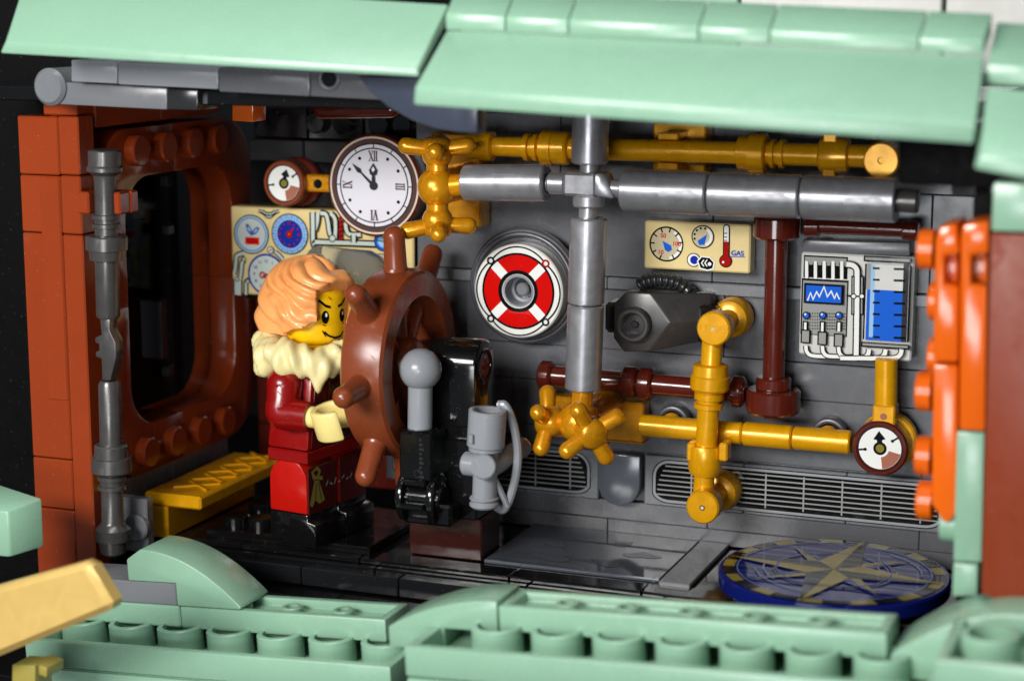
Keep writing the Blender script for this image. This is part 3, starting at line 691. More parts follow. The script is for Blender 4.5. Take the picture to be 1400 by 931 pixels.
# ================================================================== PIPES
Ys = -2.0
sp = thing('silver_pipe', 'flat silver pipe cross of thick tubes running across and down the wall', 'pipe', A(810, 252, Ys))
def stube(a_, b_, r, mat='silver', parent=sp, name='tube', Y=Ys, Y2=None):
    return add(name, pipe(A(*a_, Y), A(*b_, Y if Y2 is None else Y2), r, r*.55, .03, 44), mat, parent)
stube((636, 250), (748, 250.5), .335); stube((853, 260), (970, 265), .375); stube((972, 265), (1096, 269.5), .375); stube((1098, 269.6), (1227, 274.5), .375)
stube((806, 224), (808, 140), .33); stube((801, 415), (805, 298), .33); stube((797, 532), (801, 416.5), .33)
add('axle', cyl(A(748, 250.5, Ys), A(853, 259, Ys), .16, .02), 'silver', sp); add('axle', cyl(A(804, 300, Ys), A(806, 222, Ys), .17, .02), 'silver', sp)
add('collar', cyl(A(775, 251.5, Ys), A(751, 250.5, Ys), .2, .03), 'silver', sp); add('collar', cyl(A(804.5, 283, Ys), A(805, 266, Ys), .285, .03), 'silver', sp)
q = A(802, 251, Ys); add('cross_joint', box(q.x-.36, q.x+.26, Ys-.27, Ys+.27, q.z-.21, q.z+.21, .05), 'silver', sp)
q2 = A(838, 256, Ys); add('joint_fork', hull([(q.x+.22, Ys-.26, q.z-.2), (q2.x+.1, Ys-.2, q2.z-.2), (q2.x+.1, Ys+.2, q2.z-.2), (q.x+.22, Ys+.26, q.z-.2), (q.x+.22, Ys-.26, q.z+.22), (q2.x-.08, Ys-.2, q2.z+.26), (q2.x-.08, Ys+.2, q2.z+.26), (q.x+.22, Ys+.26, q.z+.22)], .07), 'silver', sp)
add('end_bar', cyl(A(1222, 274.3, Ys), A(1256, 276, Ys), .2, .03), 'gunmetal', sp)

# gold taps
def valve(parent, c, d, phase, r=.62, tilt=0, hub=.29, arm=.14):
    c = V(c); u, v, d_ = basis(d)
    vw = add('valve_wheel', merge(sphere(c, hub, n=12), cyl(c-d_*.02, c+d_*.28, hub*.92, .06, 28)), 'gold', parent, ang=50)
    for k in range(4):
        t = phase+k*pi/2; e = u*cos(t)+v*sin(t)
        add('valve_arm', capsule(c+d_*.08+e*.12, c+d_*.14+e*r, arm, arm*1.12, 18), 'gold', vw, ang=60)
    return vw
Yt = -2.0
tc_ = A(598, 256, Yt)
ut = thing('gold_tap', 'pearl gold double tap with handles above and below, right of the clock', 'tap', tc_)
add('body', sphere(tc_, .37, n=22), 'gold', ut); add('outlet', cyl(tc_, A(640, 252, Yt), .2, .02), 'gold', ut)
add('neck', cyl(tc_-V((0, 0, .62)), tc_+V((0, 0, .62)), .2, .02), 'gold', ut)
valve(ut, tc_+V((0, 0, .62)), (.04, -.12, 1), R(20), .56); valve(ut, tc_+V((0, 0, -.62)), (.04, .1, -1), R(-24), .56)
add('stem', cyl(tc_, tc_+V((0, 1.6, 0)), .34, .02), 'gold', ut)
def plate_px(name, label, cat, x0, y0, x1, y1, Y, D, mat, group=None):
    t_ = thing(name, label, cat, A((x0+x1)/2, y1, Y), group); a_, c_ = A(x0, y0, Y), A(x1, y1+.0, Y); brick('plate', a_.x, c_.x, Y, Y+D, c_.z, a_.z, mat, t_, .03); return t_, a_, c_
pt, _, _ = plate_px('gold_mount', 'square pearl gold mounting block behind the upper tap', 'block', 588, 182, 657, 312, -.55, .5, 'gold')
lc = A(793, 577, Yt)
lt = thing('gold_tap', 'pearl gold double tap under the lower end of the silver pipe', 'tap', lc)
add('body', sphere(lc, .40, n=22), 'gold', lt); add('inlet', cyl(lc, A(797, 530, Yt), .19, .02), 'gold', lt); add('neck', cyl(lc, lc+V((-.6, 0, 0)), .14, .02), 'gold', lt)
valve(lt, lc+V((-.55, 0, -.02)), (-1, -.12, 0), R(28), .52); dd = V((.62, -.75, -.12)).normalized()
add('neck', cyl(lc, lc+dd*.5, .17, .02), 'gold', lt); valve(lt, lc+dd*.5, dd, R(32), .54)
add('stem', cyl(lc, lc+V((0, 1.7, 0)), .3, .02), 'gold', lt)
pt, a, c = plate_px('gold_mount', 'wide pearl gold mounting block behind the lower tap', 'block', 738, 540, 879, 606, -.45, .42, 'gold')
brick('plate', a.x, c.x, -.452, -.05, c.z-.02, c.z+.0, 'gold', pt)

# upper gold bar
Yg = -1.05
gbar = thing('gold_bar', 'long gold bar with ribbed handle grips along the top of the wall', 'bar', A(930, 205, Yg))
def bx(x): return 199.5+(x-640)*.0265
def gseg(name, spec, mat='gold_bright', parent=gbar, Y=Yg):
    return seg_rod(parent, name, [(x, bx(x), r) for x, r in spec], mat, Y)
gseg('pommel', [(640, .22), (643, .25), (655, .25), (662, .28), (674, .27), (677, .19)])
gseg('grip', [(676, .18), (718, .19), (719, .26), (725, .26), (726, .2), (730, .2), (731, .26), (737, .26), (738, .2), (741, .24), (743, .33), (758, .33), (759, .31), (776, .31), (779, .28), (780, .2)])
gseg('shaft', [(779, .2), (895, .2), (1010, .2)])
gseg('grip', [(1009, .24), (1011, .3), (1026, .31), (1027, .36), (1047, .36), (1049, .33), (1050, .2), (1054, .2), (1055, .26), (1060, .26), (1061, .2), (1066, .2), (1067, .26), (1073, .26), (1074, .2), (1122, .2)])
gseg('pommel', [(1121, .26), (1124, .31), (1134, .32), (1146, .32), (1160, .29), (1163, .2), (1195, .2)])
q = A(1211, 217, Yg); add('tap_end', lathe([(.3, .02), (.31, .06), (.31, .62), (.28, .66), (.06, .66), (.05, .6), (0, .6)], (q.x, Yg+.2, q.z), (0, -1, 0), 40), 'gold_bright', gbar)
for s in (-1, 1): add('pommel_tab', box(A(1128, 210, Yg).x, A(1146, 210, Yg).x, Yg-.2, Yg+.1, A(1137, 212, Yg).z+s*.3-.07, A(1137, 212, Yg).z+s*.3+.07, .02), 'gold_bright', gbar)
pt, a, c = plate_px('clip_plate', 'gold clip plate holding the upper gold bar', 'plate', 893, 168, 964, 236, -.55, .5, 'gold_bright')
for s in (-1, 1):
    q = A(916, bx(916), Yg); add('clip_jaw', box(q.x-.2, q.x+.18, Yg-.12, -.5, q.z+s*.27-.06, q.z+s*.27+.06, .02), 'gold_bright', pt)
# gold upright
Yp = -1.15
gu = thing('gold_standpipe', 'upright gold pipe with round knobs at both ends in front of the brown pipes', 'pipe', A(967, 700, Yp))
def px_(y): return 975+(y-450)*-.060
def vseg(name, spec, mat='gold_bright', parent=gu, Y=Yp): return seg_rod(parent, name, [(px_(y), y, r) for y, r in spec], mat, Y)
vseg('shaft', [(455, .19), (500, .19), (503, .2)])
vseg('collar', [(497, .25), (499, .32), (512, .33), (514, .36), (530, .36), (533, .33), (534, .24), (536, .24), (537, .27), (545, .27), (546, .21), (550, .21), (551, .27), (557, .27), (558, .2)])
vseg('shaft', [(557, .2), (612, .2)]); vseg('collar', [(608, .29), (611, .31), (640, .31), (648, .26), (649, .2)]); vseg('shaft', [(648, .19), (692, .19)])
for s in (-1, 1):
    q = A(968+s*22, 617, Yp-.12); add('collar_tab', box(q.x-.08, q.x+.08, Yp-.2, Yp+.1, q.z-.17, q.z+.17, .03), 'gold_bright', gu)
for x, y, h in ((975, 450, 'top'), (960, 694, 'low')):
    q = A(x, y, Yp-.42)
    kn = add('knob', lathe([(0, 0), (.24, 0), (.24, .06), (.3, .08), (.31, .12), (.31, .4), (.28, .44), (0, .44)], (q.x, Yp+.02, q.z), (0, -1, 0), 44), 'gold_bright', gu)
    ki = Ink(lambda u, v, l: (q.x+u, Yp-.42-l*2, q.z+v))
    if h == 'top': ki.text('LEGO', (0, 0), .15, 'gold_bright', 1.0, 0, .01); ki.disc((0, 0), .035, 'ink_tan')
    else: ki.ring((0, 0), .0, .05, 'ink_brown'); ki.disc((0, 0), .03, 'ink_cream')
    ki.done('mould_mark', kn)
    add('elbow', cyl((q.x, Yp, q.z), (q.x, -.25, q.z), .2, .02), 'gold_bright', gu)
    add('flange', lathe([(0, .42), (.2, .42), (.33, .36), (.37, .25), (.38, 0), (0, 0)], (q.x, -.12, q.z), (0, -1, 0), 44), 'gold_bright', gu)
# gold horizontal
Yq = -.62
gh = thing('gold_feed_pipe', 'gold pipe running from the lower tap block to the brown-rimmed gauge', 'pipe', A(1020, 592, Yq))
def hy(x): return 581+(x-878)*.083
for x0, x1, r in ((876, 1016, .205), (1017, 1084, .225), (1085, 1164, .215)): add('tube', cyl(A(x0, hy(x0), Yq), A(x1, hy(x1), Yq), r, .03), 'gold_bright', gh)
for x in (922, 1135):
    q = A(x, hy(x)-9, -.22); t = thing('ring_clip', 'dark grey ring clip behind the gold feed pipe, '+('near the tap block' if x < 1000 else 'near the round gauge'), 'clip', (q.x, -.2, q.z), 'ring clips on the gold pipe')
    add('ring', torus((q.x, -.3, q.z), (0, 1, 0), .27, .06), 'gun_grey', t); add('plate', cyl((q.x, -.2, q.z), (q.x, -.05, q.z), .3, .02), 'charcoal', t)
    add('peg', sphere((q.x, -.4, q.z), .2, n=12), 'gold_bright', gh)
# brown pipes
Yb = -.55
bpipe = thing('brown_pipe', 'reddish brown pipe run with ringed joints and an upright between two flanges', 'pipe', A(1060, 540, Yb))
def by(x): return 513+(x-745)*.084
for x0, x1, r in ((745, 1020, .2),): add('tube', cyl(A(x0, by(x0), Yb), A(x1, by(x1), Yb), r, .02), 'red_brown', bpipe)
for x, r, wd in ((748, .29, 18), (862, .31, 20), (884, .31, 20), (1009, .29, 18)): add('joint_ring', cyl(A(x-wd/2, by(x-wd/2), Yb), A(x+wd/2, by(x+wd/2), Yb), r, .05), 'red_brown', bpipe)
q = A(1057, 546, Yb); q1 = A(1062, 311, Yb)
add('flange', cyl((q.x, Yb, q.z-.24), (q.x, Yb, q.z+.2), .5, .04, 48), 'red_brown', bpipe); add('flange_neck', cyl((q.x, Yb, q.z+.18), (q.x, Yb, q.z+.42), .32, .03), 'red_brown', bpipe)
add('pin', cyl((q.x, Yb, q.z-.34), (q.x, Yb, q.z-.2), .18, .02), 'red_brown', bpipe)
add('upright', cyl((q.x, Yb, q.z+.2), (q1.x, Yb, q1.z), .2, .02), 'red_brown', bpipe); add('flange', cyl((q1.x, Yb, q1.z-.2), (q1.x, Yb, q1.z+.2), .42, .04, 48), 'red_brown', bpipe)
tb = thing('brown_bar', 'short dark brown bar with end rings above the tank panel', 'bar', A(1178, 313, Yb))
add('rod', cyl(A(1100, 309, Yb), A(1254, 315, Yb), .13, .02), 'red_brown', tb)
for x0, x1 in ((1100, 1122), (1234, 1256)): add('end_ring', cyl(A(x0, 310+(x0-1100)*.04, Yb), A(x1, 310+(x1-1100)*.04, Yb), .175, .03), 'red_brown', tb)

# ================================================================== GAUGES AND PRINTED TILES
def tile_px(name, label, cat, f, x0, y0, x1, y1, Y, D, mat, part='tile'):
    (a0, a1), (c0_, c1) = f(x0, y0), f(x1, y1); t_ = thing(name, label, cat, ((a0+c0_)/2, Y, c1))
    brick(part, a0, c0_, Y, Y+D, c1, a1, mat, t_, .03); return t_
# GAS tile
Yf = -.42; z = zoomer(810, 290, 3.1033, Yf)
t = tile_px('gauge_tile', 'tan tile printed with two dials, a red thermometer and the word GAS', 'gauge tile', z, 221, 36, 667, 262, Yf, .4, 'tan')
K = Ink(face_Y(Yf)); k = 1/(3.1033*74.5)
c = z(314, 136); K.disc(c, 76*k, 'ink'); K.disc(c, 69*k, 'ink_tan'); K.ring((c[0]+4*k, c[1]), 54*k, 66*k, 'ink_white', -80, 60)
for a in range(-60, 250, 34): a_ = R(a); K.line([(c[0]+52*k*cos(a_), c[1]+52*k*sin(a_)), (c[0]+70*k*cos(a_), c[1]+70*k*sin(a_))], 6*k, 'ink')
K.text('50', z(301, 100), 19*k, 'ink_red', 1, 0, .02); K.text('100', z(360, 135), 19*k, 'ink_red', 1, 0, .02); K.text('10', z(292, 170), 19*k, 'ink_red', 1, 0, .02)
K.poly([z(298, 122), z(334, 142), z(338, 160), z(322, 170), z(308, 160)], 'ink_blue')
c = z(469, 105); K.disc(c, 50*k, 'ink'); K.disc(c, 45*k, 'ink_tan'); K.ring(c, 30*k, 42*k, 'ink_white', -70, 60)
for a in (75, 105, 135, 165, 195): K.disc((c[0]+37*k*cos(R(a)), c[1]+37*k*sin(R(a))), 5*k, 'ink')
K.poly([z(488, 94), z(476, 138), z(454, 140), z(447, 122)], 'ink_blue')
c = z(430, 203); K.disc(c, 30*k, 'ink'); K.disc(c, 26*k, 'ink_white'); K.disc((c[0]+3*k, c[1]), 18*k, 'ink_dblue')
K.poly([z(444, 207), z(462, 186), z(500, 190), z(522, 213), z(515, 244), z(490, 250), z(456, 241)], 'ink_white'); K.poly([z(450, 208), z(465, 191), z(498, 195), z(515, 214), z(510, 238), z(490, 244), z(460, 236)], 'ink')
for dx in (0, 14): K.line([z(474+dx, 202), z(464+dx, 216), z(474+dx, 230)], 5*k, 'ink_white')
K.disc(z(498, 220), 8*k, 'ink_white')
K.line([z(570, 64), z(568, 200)], 29*k, 'ink'); K.disc(z(570, 66), 14*k, 'ink'); K.disc(z(566, 207), 28*k, 'ink')
K.line([z(570, 66), z(568, 200)], 20*k, 'ink_white'); K.disc(z(570, 67), 10*k, 'ink_white'); K.line([z(569, 125), z(568, 205)], 20*k, 'ink_dred'); K.disc(z(566, 207), 24*k, 'ink_dred'); K.disc(z(556, 212), 5*k, 'ink_white')
for y in (90, 106, 120): K.line([z(560, y), z(573, y)], 4*k, 'ink')
K.text('GAS', z(616, 174), 22*k, 'ink_blue', 1, 0, .02); K.line([z(585, 188), z(648, 190)], 3*k, 'ink_blue')
K.done('dial_print', t)

# tank and monitor tile
Yf = -.42; z = zoomer(1060, 320, 2.66, Yf); k = 1/(2.66*77)
t = tile_px('monitor_tile', 'pale grey square tile printed with a blue screen, pipework and a blue liquid tank', 'gauge tile', z, 95, 66, 493, 464, Yf, .4, 'tile_grey')
K = Ink(face_Y(Yf))
def qd(p0, p1, mat): a_, c_ = z(*p0), z(*p1); K.rect(a_[0], c_[1], c_[0], a_[1], mat)
qd((104, 76), (262, 165), 'ink')
qd((108, 82), (258, 118), 'ink_mgrey')
for i in range(5):
    x = 114+i*32; K.line([z(x, 160), z(x, 104)], 19*k, 'ink'); K.line([z(x, 166), z(x, 106)], 12*k, 'ink_white'); K.disc(z(x, 104), 6*k, 'ink_white')
qd((97, 160), (260, 374), 'ink'); qd((102, 168), (256, 371), 'ink_mgrey')
for i in range(17):
    for j in range(6): K.rect(*z(107+i*9, 290+j*11), *z(111+i*9, 286+j*11), 'ink_dgrey')
qd((108, 176), (250, 257), 'ink'); qd((115, 184), (241, 250), 'ink_blue')
K.line([z(120, 240), z(131, 212), z(140, 236), z(153, 208), z(163, 226), z(180, 190), z(192, 226), z(206, 206), z(218, 232), z(226, 214), z(236, 236)], 5*k, 'ink_white')
for x in (115, 175, 234): K.disc(z(x, 294), 14*k, 'ink'); K.disc(z(x, 294), 10*k, 'ink_blue'); K.disc(z(x-3, 290), 4*k, 'ink_white')
for x in (112, 174, 234): qd((x-9, 314), (x+9, 352), 'ink'); qd((x-4, 319), (x+4, 352), 'ink_white')
for x, y, wd in ((113, 374, 17), (174, 381, 17), (233, 388, 17)): qd((x-wd, y-30), (x+wd, y+22), 'ink'); qd((x-wd+5, y-25), (x+wd-5, y+17), 'ink_mgrey')
for x0, y0, x1 in ((114, 403, 190), (174, 405, 250), (233, 408, 300)):
    K.tubeline([z(x0, y0), z(x0+4, y0+22), z(x0+22, y0+36), z(x1, 443)], 13*k, 'ink_white', 'ink', 4*k)
K.tubeline([z(262, 108), z(285, 112), z(299, 128), z(300, 160), z(299, 300), z(297, 440)], 18*k, 'ink_white', 'ink', 5*k)
for x in (286, 318): K.line([z(x, 150), z(x-1, 292)], 13*k, 'ink'); K.line([z(x, 155), z(x-1, 287)], 5*k, 'ink_mgrey')
K.line([z(262, 222), z(335, 226)], 6*k, 'ink')
for x in (288, 318): K.disc(z(x, 224), 11*k, 'ink'); K.disc(z(x, 224), 7*k, 'ink_white')
qd((325, 76), (497, 106), 'ink'); qd((330, 82), (492, 100), 'ink_mgrey'); qd((330, 106), (487, 390), 'ink'); qd((336, 106), (481, 390), 'tile_grey'); qd((337, 198), (470, 390), 'ink_blue'); qd((470, 106), (480, 390), 'ink_dgrey')
qd((336, 106), (350, 200), 'ink_mgrey'); qd((352, 110), (358, 372), 'ink_lblue')
for i in range(7):
    y = 125+i*41.5; K.line([z(434, y), z(476, y+1)], 8*k, 'ink'); K.line([z(358, y-3), z(383, y-2)], 7*k, 'ink')
qd((316, 388), (490, 418), 'ink'); qd((321, 393), (485, 412), 'ink_mgrey')
for x0, x1 in ((345, 240), (405, 300), (463, 360)): K.tubeline([z(x0, 416), z(x0-6, 436), z(x0-30, 448), z(x1, 448)], 15*k, 'ink_white', 'ink', 4*k)
K.done('panel_print', t)
slab_ = thing('wall_ledge', 'dark grey ledge plate over the tank panel', 'ledge', A(1165, 340, -.35)); slab('plate', 1097, 328, 1244, 346, -.35, .35, 'dark_grey', slab_, .03)

# gauges with brown rims
def round_gauge(label, cx, cy, Y, r, rot=0):
    q = A(cx, cy, Y); t_ = thing('round_gauge', label, 'gauge', (q.x, Y, q.z-r), 'brown-rimmed round gauges')
    add('case', lathe([(0, 0), (r, 0), (r, .36), (r-.03, .4), (r*.84, .40), (r*.82, .37), (0, .37)], (q.x, Y+.38, q.z), (0, -1, 0), 56), 'wheel_brown' if rot else 'red_brown', t_)
    K_ = Ink(lambda u, v, l: (q.x+u, Y+.01-l, q.z+v)); s = r
    K_.disc((0, 0), .80*s, 'ink'); K_.disc((0, 0), .76*s, 'ink_white'); K_.ring((0, 0), .32*s, .75*s, 'ink_salmon', -82, -12)
    for a_ in (35, 188):
        d_ = (cos(R(a_)), sin(R(a_))); K_.line([(d_[0]*.76*s, d_[1]*.76*s), (d_[0]*.52*s, d_[1]*.52*s)], .07*s, 'ink'); K_.disc((d_[0]*.53*s, d_[1]*.53*s), .06*s, 'ink')
    n_ = R(95+rot); e = lambda u_, v_: (u_*cos(n_)-v_*sin(n_), u_*sin(n_)+v_*cos(n_))
    K_.poly([e(-.2*s, .12*s), e(.3*s, .09*s), e(.34*s, .22*s), e(.64*s, 0), e(.34*s, -.22*s), e(.3*s, -.09*s), e(-.2*s, -.12*s)], 'ink')
    K_.disc((0, 0), .24*s, 'ink'); K_.disc((0, 0), .15*s, 'ink_olive'); K_.done('dial_print', t_); return t_, q
rg, q = round_gauge('brown-rimmed round gauge at the end of the gold feed pipe', 1203, 613, -.85, .5)
add('back_ring', cyl((q.x+.06, -.46, q.z+.05), (q.x+.06, -.2, q.z+.05), .52, .04, 44), 'gold_bright', rg)
gp = thing('gold_riser', 'short upright gold pipe with a slot hole above the right gauge', 'pipe', A(1211, 580, -.6))
add('tube', cyl(A(1211, 560, -.6), A(1212, 490, -.6), .2, .02), 'gold_bright', gp)
q = A(1211, 566, -.6); add('socket', box(q.x-.2, q.x+.2, -.82, -.4, q.z-.25, q.z+.2, .03), 'gold_bright', gp); add('slot', lathe([(0, 0), (.06, 0), (.06, .02), (0, .02)], (q.x, -.815, q.z), (0, -1, 0), 20), 'ink_salmon', gp)
rg2, q = round_gauge('brown-rimmed round gauge in the dark corner left of the clock', 388, 251, -.35, .46, -18)
add('clip', box(q.x+.3, q.x+.95, -.2, .1, q.z-.16, q.z+.18, .04), 'gold', rg2); add('clip_hole', cyl((q.x+.68, -.205, q.z), (q.x+.68, -.1, q.z), .1, .01), 'black', rg2)
add('back', cyl((q.x+.12, .02, q.z), (q.x+.12, .3, q.z), .5, .04), 'red_brown', rg2)

# clock
Yc = -.55; q = A(511.5, 254, Yc); ck_ = thing('wall_clock', 'round clock with Roman numerals and a brown rim beside the upper gold tap', 'clock', (q.x, Yc, q.z-1))
add('case', lathe([(0, 0), (.98, 0), (1.0, .03), (1.0, .37), (.97, .4), (0, .4)], (q.x, Yc+.4, q.z), (0, -1, 0), 80), 'red_brown', ck_)
K = Ink(lambda u, v, l: (q.x+u, Yc-l, q.z+v))
K.ring((0, 0), .915, .95, 'ink_cream', n=80); K.disc((0, 0), .91, 'ink_brown', 80); K.disc((0, 0), .815, 'ink_cream', 80); K.ring((0, 0), .73, .80, 'ink_clock', n=80); K.ring((0, 0), .71, .735, 'ink', n=80); K.ring((0, 0), .80, .822, 'ink', n=80); K.disc((0, 0), .705, 'ink_clock', 64)
for i in range(12):
    a = R(30*i); d = V((cos(a), sin(a))); K.line([tuple(d*.72), tuple(d*.82)], .02, 'ink')
    if i % 3: K.disc(tuple(d*.60), .033, 'ink')
def roman(parts, cx, cy, h, rot):      # parts: strokes in a unit box, serifed
    co, si = cos(R(rot)), sin(R(rot)); m = lambda x, y: (cx+(x*co-y*si)*h, cy+(x*si+y*co)*h)
    for (x0, y0, x1, y1, wd) in parts:
        K.line([m(x0, y0), m(x1, y1)], wd*h, 'ink_brown')
        for x, y in ((x0, y0), (x1, y1)): K.line([m(x-.12, y), m(x+.12, y)], .07*h, 'ink_brown')
I = lambda x: (x, -.5, x, .5, .13); X = lambda x: [(x-.2, -.5, x+.2, .5, .06), (x-.2, .5, x+.2, -.5, .15)]; VV = lambda x: [(x, -.5, x-.2, .5, .15), (x, -.5, x+.2, .5, .06)]
roman(X(-.27)+[I(.12), I(.36)], 0, .575, .19, 0); roman([I(-.26), I(0), I(.26)], .565, 0, .18, 90); roman(VV(-.14)+[I(.26)], 0, -.575, .19, 180); roman([I(-.28)]+X(.14), -.565, 0, .18, 90)
e = lambda a_, r_, s_=0: (r_*cos(R(a_))-s_*sin(R(a_)), r_*sin(R(a_))+s_*cos(R(a_)))
K.disc((0, 0), .085, 'ink_dgrey'); K.poly([e(90, 0, .045), e(90, .2, .03), e(90, .22, .07), e(90, .3, .09), e(90, .44, 0), e(90, .3, -.09), e(90, .22, -.07), e(90, .2, -.03), e(90, 0, -.045)], 'ink_dgrey'); K.poly([e(90, .26, 0), e(90, .31, .04), e(90, .38, 0), e(90, .31, -.04)], 'ink_clock')
K.poly([e(137, 0, .03), e(137, .36, .015), e(137, .42, .05), e(137, .62, 0), e(137, .42, -.05), e(137, .36, -.015), e(137, 0, -.03)], 'ink_dgrey')
K.done('clock_print', ck_)

# big tan gauge panel
Yf = -.05; z = zoomer(310, 270, 5.185, Yf); k = 1/(5.185*63)
t = tile_px('gauge_board', 'wide tan panel printed with dials and white pipework behind the helmsman', 'gauge panel', z, 26, 62, 1328, 762, Yf, .4, 'tan')
K = Ink(face_Y(Yf))
def dial(x, y, r, edge, rim, fill): c_ = z(x, y); K.disc(c_, r*k, edge); K.disc(c_, (r-8)*k, rim); K.disc(c_, (r-26)*k, fill); return c_
for d_ in (0, 1): K.tubeline([z(225+d_*26, 95), z(262+d_*10, 112), z(300, 140-d_*22), z(340-d_*12, 112), z(372-d_*26, 95)], 8*k, 'ink_pipe', 'ink', 9*k)
K.tubeline([z(120, 396), z(75, 412), z(68, 440), z(62, 500), z(52, 545)], 22*k, 'ink_pipe', 'ink', 10*k); K.tubeline([z(125, 440), z(108, 470), z(104, 520), z(96, 575)], 22*k, 'ink_pipe', 'ink', 10*k); K.tubeline([z(80, 580), z(80, 640), z(80, 690)], 50*k, 'ink_pipe', 'ink', 11*k); K.tubeline([z(168, 580), z(140, 600), z(138, 640), z(138, 690)], 18*k, 'ink_pipe', 'ink', 10*k)
for x, y in ((124, 438), (76, 578), (150, 596)): K.disc(z(x, y), 17*k, 'ink'); K.disc(z(x, y), 11*k, 'ink_pipe')
K.tubeline([z(345, 385), z(375, 410), z(400, 440)], 16*k, 'ink_pipe', 'ink', 9*k)
c = dial(176, 262, 132, 'ink', 'ink_lblue', 'ink_pipe'); c = z(176, 262); K.disc(c, 118*k, 'ink_pipe'); K.ring(c, 106*k, 113*k, 'ink_blue')
for P_ in ([(178, 272), (146, 236), (138, 200), (146, 184), (166, 204), (184, 240)], [(180, 272), (190, 230), (212, 210), (232, 212), (232, 230), (212, 256)]): K.poly([z(*p_) for p_ in P_], 'ink_dblue'); cx_ = sum(p_[0] for p_ in P_)/6; cy_ = sum(p_[1] for p_ in P_)/6; K.poly([z(cx_+(p_[0]-cx_)*.55, cy_+(p_[1]-cy_)*.55) for p_ in P_], 'ink_lblue')
K.rect(*z(135, 331), *z(232, 285), 'ink_red'); K.text('0000', z(180, 308), 20*k, 'ink_dred', 1.3, 0, .03)
c = z(450, 260); K.disc(c, 136*k, 'ink'); K.disc(c, 128*k, 'ink_lblue'); K.disc(c, 94*k, 'ink_dblue')
for i in range(36): a = R(i*10); d = V((cos(a), sin(a))); K.line([(c[0]+d.x*102*k, c[1]+d.y*102*k), (c[0]+d.x*(118 if i % 2 else 124)*k, c[1]+d.y*(118 if i % 2 else 124)*k)], 7*k, 'ink_blue')
for i in range(12): a = R(i*30); K.disc((c[0]+72*k*cos(a), c[1]+72*k*sin(a)), (9 if i % 3 == 0 else 6)*k, 'ink_dred')
K.disc(c, 24*k, 'ink_dred'); K.line([c, (c[0]+34*k, c[1]+44*k)], 9*k, 'ink_red'); K.disc(c, 8*k, 'orange')
K.disc(z(317, 372), 26*k, 'ink'); K.disc(z(317, 372), 21*k, 'ink_pipe'); K.line([z(305, 380), z(332, 366)], 7*k, 'ink_red')
c = z(290, 545); K.disc(c, 140*k, 'ink_dblue'); K.disc(c, 126*k, 'ink_pipe')
for i in range(12):
    a = R(90-30*i); K.text(str(i or 12), (c[0]+92*k*cos(a), c[1]+92*k*sin(a)), 22*k, 'ink_dblue', 1, 0, .02)
K.ring(z(262, 548), 12*k, 24*k, 'ink_dred'); K.line([z(262, 548), z(330, 600)], 10*k, 'ink_dred'); K.disc(c, 10*k, 'ink_dred')
for pts in ([(655, 105), (650, 170), (632, 235)], [(672, 110), (712, 120), (728, 180), (738, 250), (760, 292)], [(745, 110), (775, 150), (780, 220), (776, 290)]): K.tubeline([z(*p_) for p_ in pts], 24*k, 'ink_pipe', 'ink', 10*k)
K.tubeline([z(618, 105), z(620, 200), z(622, 312), z(640, 314), z(760, 318), z(900, 322), z(1060, 328), z(1125, 330)], 26*k, 'ink_pipe', 'ink', 11*k)
K.disc(z(758, 288), 26*k, 'ink'); K.disc(z(758, 288), 19*k, 'ink_pipe')
K.line([z(820, 120), z(818, 296)], 26*k, 'ink_dred')
for i in range(5): K.line([z(806, 150+i*32), z(832, 136+i*32)], 8*k, 'ink')
K.tubeline([z(850, 180), z(862, 240), z(890, 262), z(960, 262)], 24*k, 'ink_pipe', 'ink', 10*k); K.tubeline([z(910, 265), z(910, 318)], 26*k, 'ink_pipe', 'ink', 10*k)
c = z(1120, 310); K.disc(c, 66*k, 'ink'); K.disc(c, 58*k, 'ink_lblue'); K.ring(c, 40*k, 58*k, 'ink_blue', 120, 300); K.line([z(1070, 300), z(1170, 322)], 7*k, 'ink')
K.rect(*z(1040, 620), *z(1150, 400), 'ink'); K.rect(*z(1046, 614), *z(1144, 406), 'ink_white')
K.ring(z(1090, 470), 14*k, 26*k, 'ink_dblue'); K.poly([z(1076, 490), z(1104, 490), z(1122, 560), z(1092, 540), z(1072, 560)], 'ink_dblue')
K.done('panel_print', t)
gd = thing('clear_dome', 'cloudy see-through cylinder between the helmsman and the tan panel', 'dome', A(490, 385, -.9))
add('shell', lathe([(0, 0), (.48, 0), (.52, .05), (.52, 1.2), (.42, 1.42), (.3, 1.5), (0, 1.5)], A(428, 372, -.9), (1, 0, -.03), 48), 'clear', gd)

# lifebuoy
Yl_ = -.78; z = zoomer(620, 290, 4.4346, Yl_); cz_ = z(392, 480); q = V((cz_[0], Yl_, cz_[1])); lb = thing('lifebuoy', 'round dark dish with a red and white printed lifebuoy left of the silver pipe', 'lifebuoy', (q.x, Yl_, q.z-1))
add('dish', lathe([(0, 0), (.7, 0), (1.06, .14), (1.12, .26), (1.12, .32), (1.08, .36), (1.0, .36), (.93, .3), (0, .22)], (q.x-.02, -.08, q.z+.05), (0, -1, 0), 88), 'gun_grey', lb)
add('dish_ring', torus((q.x-.02, -.46, q.z+.05), (0, 1, 0), 1.0, .05, 80), 'gun_grey', lb)
add('disc', lathe([(.3, .05), (.3, .36), (.32, .4), (.87, .4), (.895, .37), (.895, .02), (.87, 0), (.3, 0)], (q.x, Yl_+.4, q.z), (0, -1, 0), 80), 'white', lb)
K = Ink(lambda u, v, l: (q.x+u*.915, Yl_-l, q.z+v*.915))
K.ring((0, 0), .40, .755, 'ink_red', n=72)
for i in range(4):
    a = R(45+90*i); d = V((cos(a), sin(a))); K.line([tuple(d*.40), tuple(d*.757)], .2, 'ink_white')
